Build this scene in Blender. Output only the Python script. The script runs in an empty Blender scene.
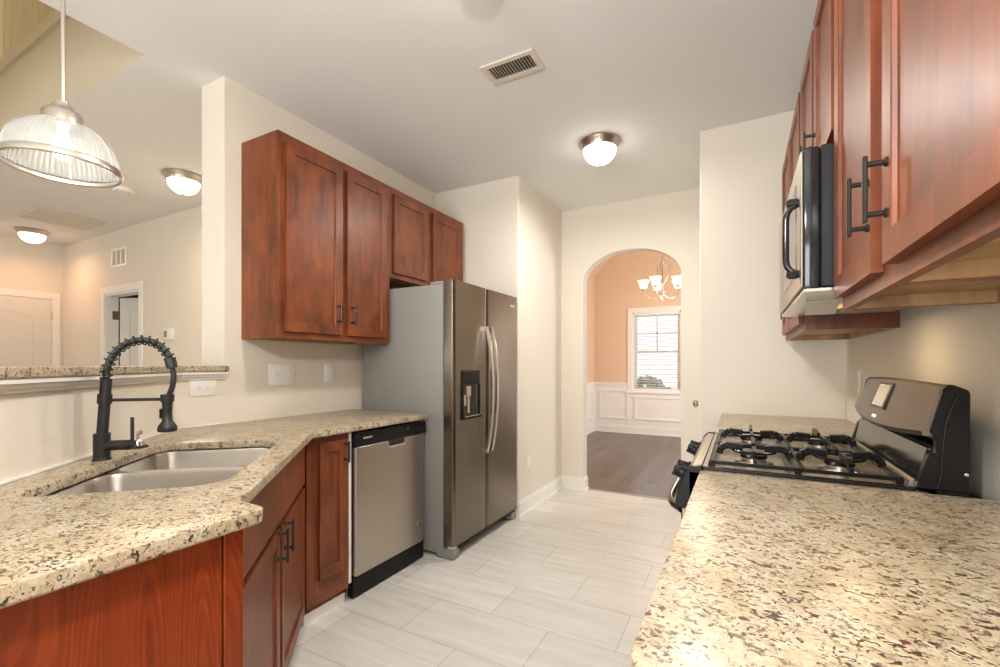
import bpy, bmesh, math, random
from mathutils import Matrix, Vector
random.seed(7)
PI = math.pi
SC = bpy.context.scene
COL = SC.collection

# ------------------------------------------------------------------ camera
cam_d = bpy.data.cameras.new('camera')
cam = bpy.data.objects.new('camera', cam_d)
COL.objects.link(cam)
cam.location = (0, 0, 1.224)
cam.rotation_euler = (PI / 2, 0, math.radians(28.17))
cam_d.sensor_width = 36
cam_d.lens = 16.2
cam_d.shift_y = 0.031
cam_d.clip_start = 0.02
SC.camera = cam

# ------------------------------------------------------------------ exposure, world, large lights
SC.view_settings.view_transform = 'Standard'
SC.view_settings.look = 'None'
SC.view_settings.gamma = 1
SC.view_settings.use_curve_mapping = False
SC.view_settings.exposure = -0.27
SC.cycles.caustics_reflective = False
SC.cycles.caustics_refractive = False

W = bpy.data.worlds.new('world')
SC.world = W
W.use_nodes = True
_bg = W.node_tree.nodes['Background']
_bg.inputs[0].default_value = (1.0, 0.99, 0.97, 1)
_bg.inputs[1].default_value = 1.7


def area(name, loc, rot, sx, sy, power, col):
    l = bpy.data.lights.new(name, 'AREA')
    l.shape = 'RECTANGLE'
    l.size = sx
    l.size_y = sy
    l.energy = power
    l.color = col
    o = bpy.data.objects.new(name, l)
    o.location = loc
    o.rotation_euler = rot
    COL.objects.link(o)
    return o


def point(name, loc, power, col, r=0.06):
    l = bpy.data.lights.new(name, 'POINT')
    l.energy = power
    l.color = col
    l.shadow_soft_size = r
    o = bpy.data.objects.new(name, l)
    o.location = loc
    COL.objects.link(o)
    return o


# fill lamps added at unseen rear and dining openings, then the photographer's flash
area('rear_fill', (-0.95, -4.1, 1.15), (PI / 2 + 0.6, 0, 0), 1.9, 2.0, 175, (0.93, 0.97, 1.0))  # added fill behind the camera, tilted up to brighten the ceiling
area('living_fill', (-5.2, -4.1, 1.5), (PI / 2 + 0.2, 0, 0), 2.4, 1.3, 24, (1.0, 0.93, 0.82))  # added fill out of view for the living room
area('dining_fill', (1.42, 6.4, 1.5), (0, PI / 2, 0), 1.4, 1.3, 90, (0.95, 0.97, 1.0))  # added side fill, lifts the dining room
point('camera_flash', (-0.3, 0.0, 2.0), 72, (1.0, 0.985, 0.96), 0.07)


# ------------------------------------------------------------------ materials
def new_mat(name):
    m = bpy.data.materials.new(name)
    m.use_nodes = True
    nt = m.node_tree
    return m, nt, nt.nodes['Principled BSDF']


def pb(name, col, rough=0.5, metal=0.0, spec=0.5, coat=0.0):
    m, nt, b = new_mat(name)
    b.inputs['Base Color'].default_value = (*col, 1)
    b.inputs['Roughness'].default_value = rough
    b.inputs['Metallic'].default_value = metal
    b.inputs['Specular IOR Level'].default_value = spec
    b.inputs['Coat Weight'].default_value = coat
    b.inputs['Coat Roughness'].default_value = 0.08
    return m


def emit(name, col, strength):
    m, nt, b = new_mat(name)
    b.inputs['Base Color'].default_value = (*col, 1)
    b.inputs['Emission Color'].default_value = (*col, 1)
    b.inputs['Emission Strength'].default_value = strength
    return m


def N(nt, t, **kw):
    n = nt.nodes.new(t)
    for k, v in kw.items():
        setattr(n, k, v)
    return n


def ramp(nt, src, stops):
    r = N(nt, 'ShaderNodeValToRGB')
    e = r.color_ramp.elements
    while len(e) < len(stops):
        e.new(0.5)
    for i, (p, c) in enumerate(stops):
        e[i].position = p
        e[i].color = (*c, 1) if len(c) == 3 else c
    nt.links.new(src, r.inputs[0])
    return r.outputs[0]


def coords(nt, scale=(1, 1, 1), loc=(0, 0, 0), rot=(0, 0, 0), jitter=False):
    tc = N(nt, 'ShaderNodeTexCoord')
    mp = N(nt, 'ShaderNodeMapping')
    mp.inputs['Scale'].default_value = scale
    mp.inputs['Location'].default_value = loc
    mp.inputs['Rotation'].default_value = rot
    src = tc.outputs['Object']
    if jitter:
        oi = N(nt, 'ShaderNodeObjectInfo')
        mul = N(nt, 'ShaderNodeMath', operation='MULTIPLY')
        mul.inputs[1].default_value = 7.0
        nt.links.new(oi.outputs['Random'], mul.inputs[0])
        add = N(nt, 'ShaderNodeVectorMath', operation='ADD')
        nt.links.new(src, add.inputs[0])
        nt.links.new(mul.outputs[0], add.inputs[1])
        src = add.outputs[0]
    nt.links.new(src, mp.inputs[0])
    return mp.outputs[0]


def noise(nt, vec, scale, detail=4, rough=0.55, dist=0.0):
    n = N(nt, 'ShaderNodeTexNoise')
    n.inputs['Scale'].default_value = scale
    n.inputs['Detail'].default_value = detail
    n.inputs['Roughness'].default_value = rough
    n.inputs['Distortion'].default_value = dist
    nt.links.new(vec, n.inputs['Vector'])
    return n.outputs[0]


def mix(nt, fac, a, b, blend='MIX'):
    m = N(nt, 'ShaderNodeMix', data_type='RGBA', blend_type=blend)
    for sock, v in ((m.inputs[0], fac), (m.inputs[6], a), (m.inputs[7], b)):
        if isinstance(v, (int, float)):
            sock.default_value = v
        elif isinstance(v, tuple):
            sock.default_value = (*v, 1)
        else:
            nt.links.new(v, sock)
    return m.outputs[2]


def bump(nt, b, h, strength, dist=0.01):
    bp = N(nt, 'ShaderNodeBump')
    bp.inputs['Strength'].default_value = strength
    bp.inputs['Distance'].default_value = dist
    nt.links.new(h, bp.inputs['Height'])
    nt.links.new(bp.outputs[0], b.inputs['Normal'])


def paint(name, col, rough=0.7):
    m, nt, b = new_mat(name)
    v = coords(nt)
    n = noise(nt, v, 1.3, 2)
    c = ramp(nt, n, [(0.3, tuple(x * 0.975 for x in col)), (0.7, col)])
    nt.links.new(c, b.inputs['Base Color'])
    b.inputs['Roughness'].default_value = rough
    b.inputs['Specular IOR Level'].default_value = 0.3
    n2 = noise(nt, v, 260, 2)
    bump(nt, b, n2, 0.04, 0.002)
    return m


def wood(name, dark, mid, light, rough=0.3, cathedral=False):
    m, nt, b = new_mat(name)
    v = coords(nt, (1, 1, 1), jitter=True)
    mp = N(nt, 'ShaderNodeMapping')
    mp.inputs['Scale'].default_value = (26, 26, 1.6)
    nt.links.new(v, mp.inputs[0])
    g = noise(nt, mp.outputs[0], 2.2, 6, 0.6, 0.3)
    mp3 = N(nt, 'ShaderNodeMapping')
    mp3.inputs['Scale'].default_value = (1.0, 1.0, 0.55)
    nt.links.new(v, mp3.inputs[0])
    mot = noise(nt, mp3.outputs[0], 7.5, 3, 0.55, 0.5)
    c1 = ramp(nt, g, [(0.28, tuple(0.6 * d + 0.4 * e for d, e in zip(dark, mid))), (0.5, mid), (0.75, tuple(0.6 * d + 0.4 * e for d, e in zip(light, mid)))])
    if cathedral:
        mp2 = N(nt, 'ShaderNodeMapping')
        mp2.inputs['Scale'].default_value = (1.0, 5.0, 0.75)
        mp2.inputs['Location'].default_value = (0.0, 0.35, 0.2)
        nt.links.new(v, mp2.inputs[0])
        w = N(nt, 'ShaderNodeTexNoise')
        w.inputs['Scale'].default_value = 1.3
        w.inputs['Detail'].default_value = 3.0
        w.inputs['Roughness'].default_value = 0.3
        nt.links.new(mp2.outputs[0], w.inputs['Vector'])
        mm = N(nt, 'ShaderNodeMath', operation='MULTIPLY')
        mm.inputs[1].default_value = 260
        nt.links.new(w.outputs[0], mm.inputs[0])
        sn = N(nt, 'ShaderNodeMath', operation='SINE')
        nt.links.new(mm.outputs[0], sn.inputs[0])
        r2 = ramp(nt, sn.outputs[0], [(0.0, (0.78, 0.68, 0.62)), (0.45, (0.97, 0.96, 0.95)), (0.9, (1, 1, 1))])
        c1 = mix(nt, 0.85, c1, r2, 'MULTIPLY')
        m2 = ramp(nt, mot, [(0.3, (0.85, 0.82, 0.8)), (0.7, (1.1, 1.1, 1.1))])
    else:
        m2 = ramp(nt, mot, [(0.28, (0.52, 0.47, 0.44)), (0.5, (0.92, 0.92, 0.92)), (0.74, (1.32, 1.36, 1.38))])
    c = mix(nt, 1.0, c1, m2, 'MULTIPLY')
    nt.links.new(c, b.inputs['Base Color'])
    b.inputs['Roughness'].default_value = rough
    b.inputs['Specular IOR Level'].default_value = 0.42
    b.inputs['Coat Weight'].default_value = 0.12
    b.inputs['Coat Roughness'].default_value = 0.28
    return m


def granite():
    m, nt, b = new_mat('speckled_granite')
    v = coords(nt)
    big = noise(nt, v, 11, 4, 0.6, 0.6)
    base = ramp(nt, big, [(0.3, (0.395, 0.31, 0.20)), (0.48, (0.51, 0.425, 0.30)), (0.62, (0.56, 0.495, 0.385)), (0.75, (0.45, 0.41, 0.355))])
    fine = noise(nt, v, 95, 4, 0.6)
    base = mix(nt, 0.55, base, ramp(nt, fine, [(0.35, (0.62, 0.55, 0.45)), (0.6, (1.08, 1.06, 1.0))]), 'MULTIPLY')
    # stretched mineral flecks
    mp = N(nt, 'ShaderNodeMapping')
    mp.inputs['Scale'].default_value = (1.0, 1.2, 1.0)
    mp.inputs['Rotation'].default_value = (0, 0, 0.7)
    nt.links.new(v, mp.inputs[0])
    cl = noise(nt, mp.outputs[0], 26, 3, 0.6)
    f1 = noise(nt, mp.outputs[0], 92, 3.5, 0.55, 0.9)
    s1 = N(nt, 'ShaderNodeMath', operation='MULTIPLY_ADD')
    s1.inputs[1].default_value = 0.45
    nt.links.new(cl, s1.inputs[0])
    nt.links.new(f1, s1.inputs[2])
    k1 = ramp(nt, s1.outputs[0], [(0.795, (0, 0, 0)), (0.825, (1, 1, 1))])
    c = mix(nt, k1, base, (0.050, 0.035, 0.026))
    f2 = noise(nt, mp.outputs[0], 66, 3, 0.6, 1.4)
    k2 = ramp(nt, f2, [(0.595, (0, 0, 0)), (0.63, (0.95, 0.95, 0.95))])
    c = mix(nt, k2, c, (0.15, 0.10, 0.065))
    f3 = noise(nt, mp.outputs[0], 135, 3, 0.6, 0.6)
    k6 = ramp(nt, f3, [(0.53, (0, 0, 0)), (0.60, (0.55, 0.55, 0.55))])
    c = mix(nt, k6, c, (0.34, 0.25, 0.155))
    vo = N(nt, 'ShaderNodeTexVoronoi')
    vo.inputs['Scale'].default_value = 21
    nt.links.new(mp.outputs[0], vo.inputs['Vector'])
    sep = N(nt, 'ShaderNodeSeparateColor')
    nt.links.new(vo.outputs['Color'], sep.inputs[0])
    k3 = ramp(nt, vo.outputs['Distance'], [(0.10, (1, 1, 1)), (0.14, (0, 0, 0))])
    k4 = ramp(nt, sep.outputs[0], [(0.70, (0, 0, 0)), (0.72, (1, 1, 1))])
    k5 = mix(nt, 1.0, k3, k4, 'MULTIPLY')
    c = mix(nt, k5, c, (0.13, 0.028, 0.028))
    nt.links.new(c, b.inputs['Base Color'])
    b.inputs['Roughness'].default_value = 0.3
    b.inputs['Specular IOR Level'].default_value = 0.5
    return m


def tile():
    m, nt, b = new_mat('floor_tile')
    v = coords(nt, (1, 1, 1), (0.168 + 6.1, -1.925 + 6.16, 0))
    br = N(nt, 'ShaderNodeTexBrick')
    br.offset = 0.5
    br.offset_frequency = 2
    for k, x in (('Scale', 1.0), ('Mortar Size', 0.0022), ('Mortar Smooth', 0.3), ('Bias', 0.0), ('Brick Width', 0.61), ('Row Height', 0.308)):
        br.inputs[k].default_value = x
    br.inputs['Color1'].default_value = (0.64, 0.62, 0.58, 1)
    br.inputs['Color2'].default_value = (0.73, 0.71, 0.67, 1)
    br.inputs['Mortar'].default_value = (0.46, 0.42, 0.37, 1)
    nt.links.new(v, br.inputs['Vector'])
    v2 = coords(nt, (1.2, 16, 1))
    n = noise(nt, v2, 1.6, 5, 0.6, 0.5)
    st = ramp(nt, n, [(0.3, (0.86, 0.84, 0.82)), (0.7, (1.05, 1.05, 1.05))])
    c = mix(nt, 1.0, br.outputs['Color'], st, 'MULTIPLY')
    nt.links.new(c, b.inputs['Base Color'])
    b.inputs['Roughness'].default_value = 0.33
    inv = ramp(nt, br.outputs['Fac'], [(0, (1, 1, 1)), (1, (0, 0, 0))])
    bump(nt, b, inv, 0.25, 0.002)
    return m


def planks():
    m, nt, b = new_mat('dark_plank_floor')
    v = coords(nt, (1, 1, 1), (0, 0, 0), (0, 0, PI / 2))
    br = N(nt, 'ShaderNodeTexBrick')
    br.offset = 0.37
    for k, x in (('Scale', 1.0), ('Mortar Size', 0.0015), ('Brick Width', 1.2), ('Row Height', 0.125), ('Bias', 0.0)):
        br.inputs[k].default_value = x
    br.inputs['Color1'].default_value = (0.080, 0.057, 0.046, 1)
    br.inputs['Color2'].default_value = (0.140, 0.104, 0.085, 1)
    br.inputs['Mortar'].default_value = (0.04, 0.025, 0.02, 1)
    nt.links.new(v, br.inputs['Vector'])
    v2 = coords(nt, (14, 1.1, 1))
    n = noise(nt, v2, 2.5, 5)
    st = ramp(nt, n, [(0.3, (0.75, 0.75, 0.75)), (0.7, (1.15, 1.15, 1.15))])
    nt.links.new(mix(nt, 1.0, br.outputs['Color'], st, 'MULTIPLY'), b.inputs['Base Color'])
    b.inputs['Roughness'].default_value = 0.3
    return m


def steel(name, col, rough=0.3, vert=True):
    m, nt, b = new_mat(name)
    v = coords(nt, (26, 26, 0.4) if vert else (0.6, 0.6, 26))
    n = noise(nt, v, 1.0, 3)
    c = ramp(nt, n, [(0.3, tuple(x * 0.975 for x in col)), (0.7, col)])
    nt.links.new(c, b.inputs['Base Color'])
    r = ramp(nt, n, [(0.3, (rough * 0.95,) * 3), (0.7, (rough * 1.05,) * 3)])
    nt.links.new(r, b.inputs['Roughness'])
    b.inputs['Metallic'].default_value = 1.0
    return m


def ribbed_glass():
    m, nt, b = new_mat('ribbed_glass')
    out = nt.nodes['Material Output']
    nt.nodes.remove(b)
    tr = N(nt, 'ShaderNodeBsdfTransparent')
    tr.inputs[0].default_value = (0.97, 0.98, 0.97, 1)
    df = N(nt, 'ShaderNodeBsdfDiffuse')
    df.inputs[0].default_value = (0.85, 0.87, 0.85, 1)
    tl = N(nt, 'ShaderNodeBsdfTranslucent')
    tl.inputs[0].default_value = (0.85, 0.88, 0.86, 1)
    gl = N(nt, 'ShaderNodeBsdfGlossy')
    gl.inputs['Roughness'].default_value = 0.08
    m1 = N(nt, 'ShaderNodeMixShader')
    m1.inputs[0].default_value = 0.5
    nt.links.new(df.outputs[0], m1.inputs[1])
    nt.links.new(tl.outputs[0], m1.inputs[2])
    m2 = N(nt, 'ShaderNodeMixShader')
    m2.inputs[0].default_value = 0.44
    nt.links.new(tr.outputs[0], m2.inputs[1])
    nt.links.new(m1.outputs[0], m2.inputs[2])
    lw = N(nt, 'ShaderNodeFresnel')
    lw.inputs[0].default_value = 1.35
    m3 = N(nt, 'ShaderNodeMixShader')
    nt.links.new(lw.outputs[0], m3.inputs[0])
    nt.links.new(m2.outputs[0], m3.inputs[1])
    nt.links.new(gl.outputs[0], m3.inputs[2])
    nt.links.new(m3.outputs[0], out.inputs[0])
    return m


def clear_glass(name):
    m, nt, b = new_mat(name)
    out = nt.nodes['Material Output']
    nt.nodes.remove(b)
    tr = N(nt, 'ShaderNodeBsdfTransparent')
    gl = N(nt, 'ShaderNodeBsdfGlossy')
    gl.inputs['Roughness'].default_value = 0.02
    fr = N(nt, 'ShaderNodeFresnel')
    ms = N(nt, 'ShaderNodeMixShader')
    nt.links.new(fr.outputs[0], ms.inputs[0])
    nt.links.new(tr.outputs[0], ms.inputs[1])
    nt.links.new(gl.outputs[0], ms.inputs[2])
    nt.links.new(ms.outputs[0], out.inputs[0])
    return m


M = dict(
    wall=paint('cream_wall_paint', (0.78, 0.717, 0.617)),
    ceil=paint('ceiling_paint', (0.85, 0.845, 0.83), 0.85),
    dining=paint('tan_dining_paint', (0.76, 0.575, 0.42)),
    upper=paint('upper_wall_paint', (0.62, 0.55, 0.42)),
    trim=pb('white_trim_paint', (0.86, 0.835, 0.79), 0.35),
    door=pb('white_door_paint', (0.74, 0.71, 0.65), 0.4),
    cherry=wood('cherry_wood', (0.115, 0.027, 0.008), (0.195, 0.048, 0.013), (0.26, 0.077, 0.025), 0.42),
    panel=wood('cherry_veneer', (0.18, 0.027, 0.004), (0.27, 0.043, 0.007), (0.34, 0.066, 0.012), 0.4, True),
    birch=wood('birch_ply', (0.36, 0.21, 0.095), (0.45, 0.275, 0.13), (0.52, 0.33, 0.17), 0.5),
    granite=granite(), tile=tile(), planks=planks(),
    carpet=pb('beige_carpet', (0.45, 0.38, 0.30), 0.95, 0, 0.1),
    steel=steel('brushed_steel', (0.49, 0.445, 0.38), 0.36),
    steel_dark=steel('dark_brushed_steel', (0.225, 0.197, 0.163), 0.3),
    steel_head=steel('range_head_steel', (0.20, 0.17, 0.135), 0.36),
    steel_h=steel('bright_steel', (0.72, 0.70, 0.66), 0.25, False),
    sinksteel=pb('sink_steel', (0.60, 0.59, 0.57), 0.30, 1),
    nickel=pb('brushed_nickel', (0.62, 0.57, 0.50), 0.3, 1),
    chrome=pb('chrome', (0.8, 0.8, 0.8), 0.1, 1),
    grayside=pb('grey_painted_steel', (0.275, 0.265, 0.25), 0.42),
    black=pb('black_plastic', (0.010, 0.010, 0.010), 0.3, 0, 0.18),
    blackgloss=pb('gloss_black', (0.014, 0.014, 0.015), 0.1),
    blackmat=pb('matte_black', (0.016, 0.016, 0.017), 0.42),
    iron=pb('cast_iron', (0.007, 0.007, 0.007), 0.28, 0, 0.18),
    bronze=pb('dark_bronze', (0.055, 0.048, 0.042), 0.32, 0.8),
    white=pb('white_plastic', (0.86, 0.845, 0.80), 0.35),
    grey=pb('grey_plastic', (0.25, 0.25, 0.25), 0.4),
    darkhole=pb('dark_duct', (0.05, 0.045, 0.04), 0.8),
    grille=pb('painted_grille', (0.72, 0.66, 0.55), 0.5),
    lamp=emit('lit_glass', (1.0, 0.95, 0.86), 12.0),
    lampwarm=emit('warm_lit_glass', (1.0, 0.84, 0.66), 5.0),
    chand=emit('chandelier_glass', (1.0, 0.80, 0.56), 1.9),
    bulb=emit('bulb', (1.0, 0.97, 0.92), 7.0),
    underlight=emit('hood_lens', (1.0, 0.62, 0.28), 1.0),
    display=pb('display_glass', (0.42, 0.37, 0.30), 0.12),
    ribbed=ribbed_glass(), glass=clear_glass('window_glass'),
    blind=pb('white_blind', (0.78, 0.78, 0.76), 0.5),
    leaf=pb('leaf', (0.42, 0.45, 0.40), 0.6),
    lawn=pb('lawn', (0.25, 0.30, 0.17), 0.9),
)

# ------------------------------------------------------------------ mesh helpers
MATS = {}


class MB:
    def __init__(self):
        self.bm = bmesh.new()

    def box(self, x0, x1, y0, y1, z0, z1, bev=0.0, seg=1):
        x0, x1 = min(x0, x1), max(x0, x1)
        y0, y1 = min(y0, y1), max(y0, y1)
        z0, z1 = min(z0, z1), max(z0, z1)
        m = Matrix.Translation(((x0 + x1) / 2, (y0 + y1) / 2, (z0 + z1) / 2)) @ Matrix.Diagonal((x1 - x0, y1 - y0, z1 - z0, 1))
        r = bmesh.ops.create_cube(self.bm, size=1, matrix=m)
        if bev:
            es = list({e for v in r['verts'] for e in v.link_edges})
            bmesh.ops.bevel(self.bm, geom=es, offset=bev, segments=seg, profile=0.5, affect='EDGES')
        return self

    def obox(self, c, ax, ay, hx, hy, hz):
        """box around c with axes ax, ay in space and half sizes"""
        ax = Vector(ax).normalized()
        ay = Vector(ay).normalized()
        az = ax.cross(ay)
        m = Matrix.Translation(c) @ Matrix((ax, ay, az)).transposed().to_4x4() @ Matrix.Diagonal((2 * hx, 2 * hy, 2 * hz, 1))
        bmesh.ops.create_cube(self.bm, size=1, matrix=m)
        return self

    def prism(self, pts, axis, a, b, bev=0.0):
        def P(p, t):
            return {'x': (t, p[0], p[1]), 'y': (p[0], t, p[1]), 'z': (p[0], p[1], t)}[axis]
        A = [self.bm.verts.new(P(p, a)) for p in pts]
        B = [self.bm.verts.new(P(p, b)) for p in pts]
        n = len(pts)
        fs = [self.bm.faces.new(A), self.bm.faces.new(B[::-1])]
        for i in range(n):
            fs.append(self.bm.faces.new((A[i], B[i], B[(i + 1) % n], A[(i + 1) % n])))
        bmesh.ops.recalc_face_normals(self.bm, faces=fs)
        if bev:
            es = list({e for v in A + B for e in v.link_edges})
            bmesh.ops.bevel(self.bm, geom=es, offset=bev, segments=1, profile=0.5, affect='EDGES')
        return self

    def tube(self, pts, r, segs=10, cap=True):
        pts = [Vector(p) for p in pts]
        n = len(pts)
        rs = r if isinstance(r, (list, tuple)) else [r] * n
        rings = []
        up = None
        for i, p in enumerate(pts):
            t = (pts[min(i + 1, n - 1)] - pts[max(i - 1, 0)]).normalized()
            if up is None:
                up = Vector((0, 0, 1)) if abs(t.z) < 0.9 else Vector((1, 0, 0))
            u = (up - t * up.dot(t))
            if u.length < 1e-5:
                u = t.orthogonal()
            u.normalize()
            up = u
            w = t.cross(u)
            rings.append([self.bm.verts.new(p + (u * math.cos(2 * PI * k / segs) + w * math.sin(2 * PI * k / segs)) * rs[i]) for k in range(segs)])
        fs = []
        for i in range(n - 1):
            for k in range(segs):
                fs.append(self.bm.faces.new((rings[i][k], rings[i][(k + 1) % segs], rings[i + 1][(k + 1) % segs], rings[i + 1][k])))
        if cap:
            fs.append(self.bm.faces.new(rings[0][::-1]))
            fs.append(self.bm.faces.new(rings[-1]))
        bmesh.ops.recalc_face_normals(self.bm, faces=fs)
        return self

    def lathe(self, prof, c=(0, 0, 0), segs=40, mod=None, axis=None):
        """profile of (radius, height) around z through c; axis turns z to another direction"""
        c = Vector(c)
        R = Matrix.Identity(3)
        if axis is not None:
            R = Vector((0, 0, 1)).rotation_difference(Vector(axis).normalized()).to_matrix()
        rings = []
        for (r, h) in prof:
            if r < 1e-6:
                rings.append([self.bm.verts.new(c + R @ Vector((0, 0, h)))])
            else:
                ring = []
                for k in range(segs):
                    a = 2 * PI * k / segs
                    rr = r * (mod(k, segs) if mod else 1)
                    ring.append(self.bm.verts.new(c + R @ Vector((rr * math.cos(a), rr * math.sin(a), h))))
                rings.append(ring)
        for A, B in zip(rings, rings[1:]):
            for k in range(segs):
                k2 = (k + 1) % segs
                if len(A) == 1 and len(B) == 1:
                    break
                if len(A) == 1:
                    self.bm.faces.new((A[0], B[k], B[k2]))
                elif len(B) == 1:
                    self.bm.faces.new((A[k2], A[k], B[0]))
                else:
                    self.bm.faces.new((A[k], B[k], B[k2], A[k2]))
        bmesh.ops.recalc_face_normals(self.bm, faces=self.bm.faces)
        return self

    def sphere(self, c, r, sz=(1, 1, 1), u=16, v=10):
        m = Matrix.Translation(c) @ Matrix.Diagonal((*sz, 1))
        bmesh.ops.create_uvsphere(self.bm, u_segments=u, v_segments=v, radius=r, matrix=m)
        return self

    def obj(self, name, mat, parent=None, angle=35, flat=False):
        me = bpy.data.meshes.new(name)
        if parent is not None and parent.name in MATS and MATS[parent.name][1]:
            self.bm.transform(MATS[parent.name][0].inverted())
        self.bm.to_mesh(me)
        self.bm.free()
        me.materials.append(mat if not isinstance(mat, str) else M[mat])
        if not flat:
            me.polygons.foreach_set('use_smooth', [True] * len(me.polygons))
            me.set_sharp_from_angle(angle=math.radians(angle))
        o = bpy.data.objects.new(name, me)
        COL.objects.link(o)
        if parent is not None:
            o.parent = parent
            if parent.name in MATS:
                MATS[o.name] = MATS[parent.name]
        return o


def tag(o, label, cat, group=None):
    o['label'] = label
    o['category'] = cat
    if group:
        o['group'] = group
    return o


def thing(name, label, cat, loc, rotz=0.0, group=None, world=False):
    """Empty at the thing's base. world=True: its parts are drawn in room coordinates, else in its own."""
    o = bpy.data.objects.new(name, None)
    o.empty_display_size = 0.1
    COL.objects.link(o)
    o.location = loc
    o.rotation_euler = (0, 0, rotz)
    MATS[o.name] = (Matrix.Translation(loc) @ Matrix.Rotation(rotz, 4, 'Z'), world)
    return tag(o, label, cat, group)


def struct(o):
    o['kind'] = 'structure'
    return o


def copy_tree(o, parent=None):
    c = o.copy()
    COL.objects.link(c)
    if parent is not None:
        c.parent = parent
    for ch in list(o.children):
        copy_tree(ch, c)
    return c


def off(path, d):
    """offset an open 2D polyline to its left by d (mitred)"""
    res = []
    n = len(path)
    for i, p in enumerate(path):
        ns = []
        for a, b in ((i - 1, i), (i, i + 1)):
            if a < 0 or b >= n:
                continue
            dx, dy = path[b][0] - path[a][0], path[b][1] - path[a][1]
            l = math.hypot(dx, dy)
            ns.append((-dy / l, dx / l))
        if len(ns) == 1:
            m = ns[0]
            k = 1
        else:
            m = (ns[0][0] + ns[1][0], ns[0][1] + ns[1][1])
            l = math.hypot(*m)
            m = (m[0] / l, m[1] / l)
            k = 1 / max(0.3, m[0] * ns[0][0] + m[1] * ns[0][1])
        res.append((p[0] + m[0] * d * k, p[1] + m[1] * d * k))
    return res


def closed_off(path, d):
    n = len(path)
    res = []
    for i in range(n):
        r = off([path[i - 1], path[i], path[(i + 1) % n]], d)
        res.append(r[1])
    return res


def round_poly(pts, radii, seg=6):
    out = []
    n = len(pts)
    for i, p in enumerate(pts):
        r = radii[i] if isinstance(radii, (list, tuple)) else radii
        if r <= 0:
            out.append(p)
            continue
        a = Vector(pts[i - 1]) - Vector(p)
        b = Vector(pts[(i + 1) % n]) - Vector(p)
        an = a.normalized()
        bn = b.normalized()
        ang = math.acos(max(-1, min(1, an.dot(bn))))
        t = r / math.tan(ang / 2)
        cdir = (an + bn).normalized()
        c = Vector(p) + cdir * (r / math.sin(ang / 2))
        s = Vector(p) + an * t - c
        e = Vector(p) + bn * t - c
        a0 = math.atan2(s.y, s.x)
        a1 = math.atan2(e.y, e.x)
        da = (a1 - a0 + PI) % (2 * PI) - PI
        for k in range(seg + 1):
            x = a0 + da * k / seg
            out.append((c.x + r * math.cos(x), c.y + r * math.sin(x)))
    return out


def slab(mb, outer, holes, z0, z1, ease=0.005):
    """stone slab from a counter-clockwise outline with clockwise holes, eased top and bottom edges"""
    bm = mb.bm
    edges = []
    loops_t = []
    loops_b = []
    for L in [outer] + holes:
        ins = closed_off(L, ease)
        rings = []
        for pl, z in ((ins, z1), (closed_off(L, ease * 0.3), z1 - ease * 0.3), (L, z1 - ease), (L, z0 + ease), (ins, z0)):
            rings.append([bm.verts.new((p[0], p[1], z)) for p in pl])
        n = len(L)
        for A, B in zip(rings, rings[1:]):
            for i in range(n):
                bm.faces.new((A[i], A[(i + 1) % n], B[(i + 1) % n], B[i]))
        loops_t.append(rings[0])
        loops_b.append(rings[-1])
    for loops in (loops_t, loops_b):
        es = []
        for L in loops:
            for i in range(len(L)):
                es.append(bm.edges.get((L[i], L[(i + 1) % len(L)])))
        bmesh.ops.triangle_fill(bm, use_beauty=True, use_dissolve=False, edges=es)
    bmesh.ops.recalc_face_normals(bm, faces=bm.faces)
    return mb


# ------------------------------------------------------------------ the setting
H = 2.74
XL, XR = -2.39, 0.53
HALF = [(-0.90, -0.02), (-1.276, -0.02), (XL, 1.165), (XL, 1.40)]       # kitchen face of the half wall

struct(MB().box(-2.62, XR + 0.12, -4.3, 4.30, -0.1, 0).obj('floor', 'tile'))
struct(MB().box(-7.9, -2.62, -4.3, 2.6, -0.1, 0).obj('floor_living', 'carpet'))
struct(MB().box(-2.6, 1.7, 4.30, 8.3, -0.1, 0).obj('floor_dining', 'planks'))

OX0, OX1, OY0, OY1 = -7.0, -2.578, 0.05, 1.12                            # stairwell opening in the ceiling, its unseen near edge set to block light
c = MB()
c.box(OX1, XR + 0.12, -4.3, 4.34, H, H + 0.12)
c.box(-7.9, OX1, OY1, 2.6, H, H + 0.12)
c.box(-7.9, OX1, -4.3, OY0, H, H + 0.12)
c.box(-7.9, OX0, OY0, OY1, H, H + 0.12)
struct(c.obj('ceiling', 'ceil'))

struct(MB().box(-2.60, XL, 1.40, 3.26, 0, H).obj('wall_left', 'wall'))
struct(MB().prism(round_poly([(-2.6, 3.25), (-1.57, 3.25), (-1.57, 4.22), (-2.6, 4.22)], [0, 0.018, 0, 0], 4), 'z', 0, H).obj('wall_alcove', 'wall'))
struct(MB().box(XR, XR + 0.12, -4.3, 4.22, 0, H).obj('wall_right', 'wall'))
struct(MB().box(-0.236, XR, 3.19, 3.29, 0, H, 0.004).obj('wall_pantry_front', 'wall'))
w = MB()
w.box(-0.236, -0.136, 3.29, 3.33, 0, H)
w.box(-0.236, -0.136, 4.05, 4.22, 0, H)
w.box(-0.236, -0.136, 3.33, 4.05, 2.04, H)
struct(w.obj('wall_pantry_side', 'wall'))

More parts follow.
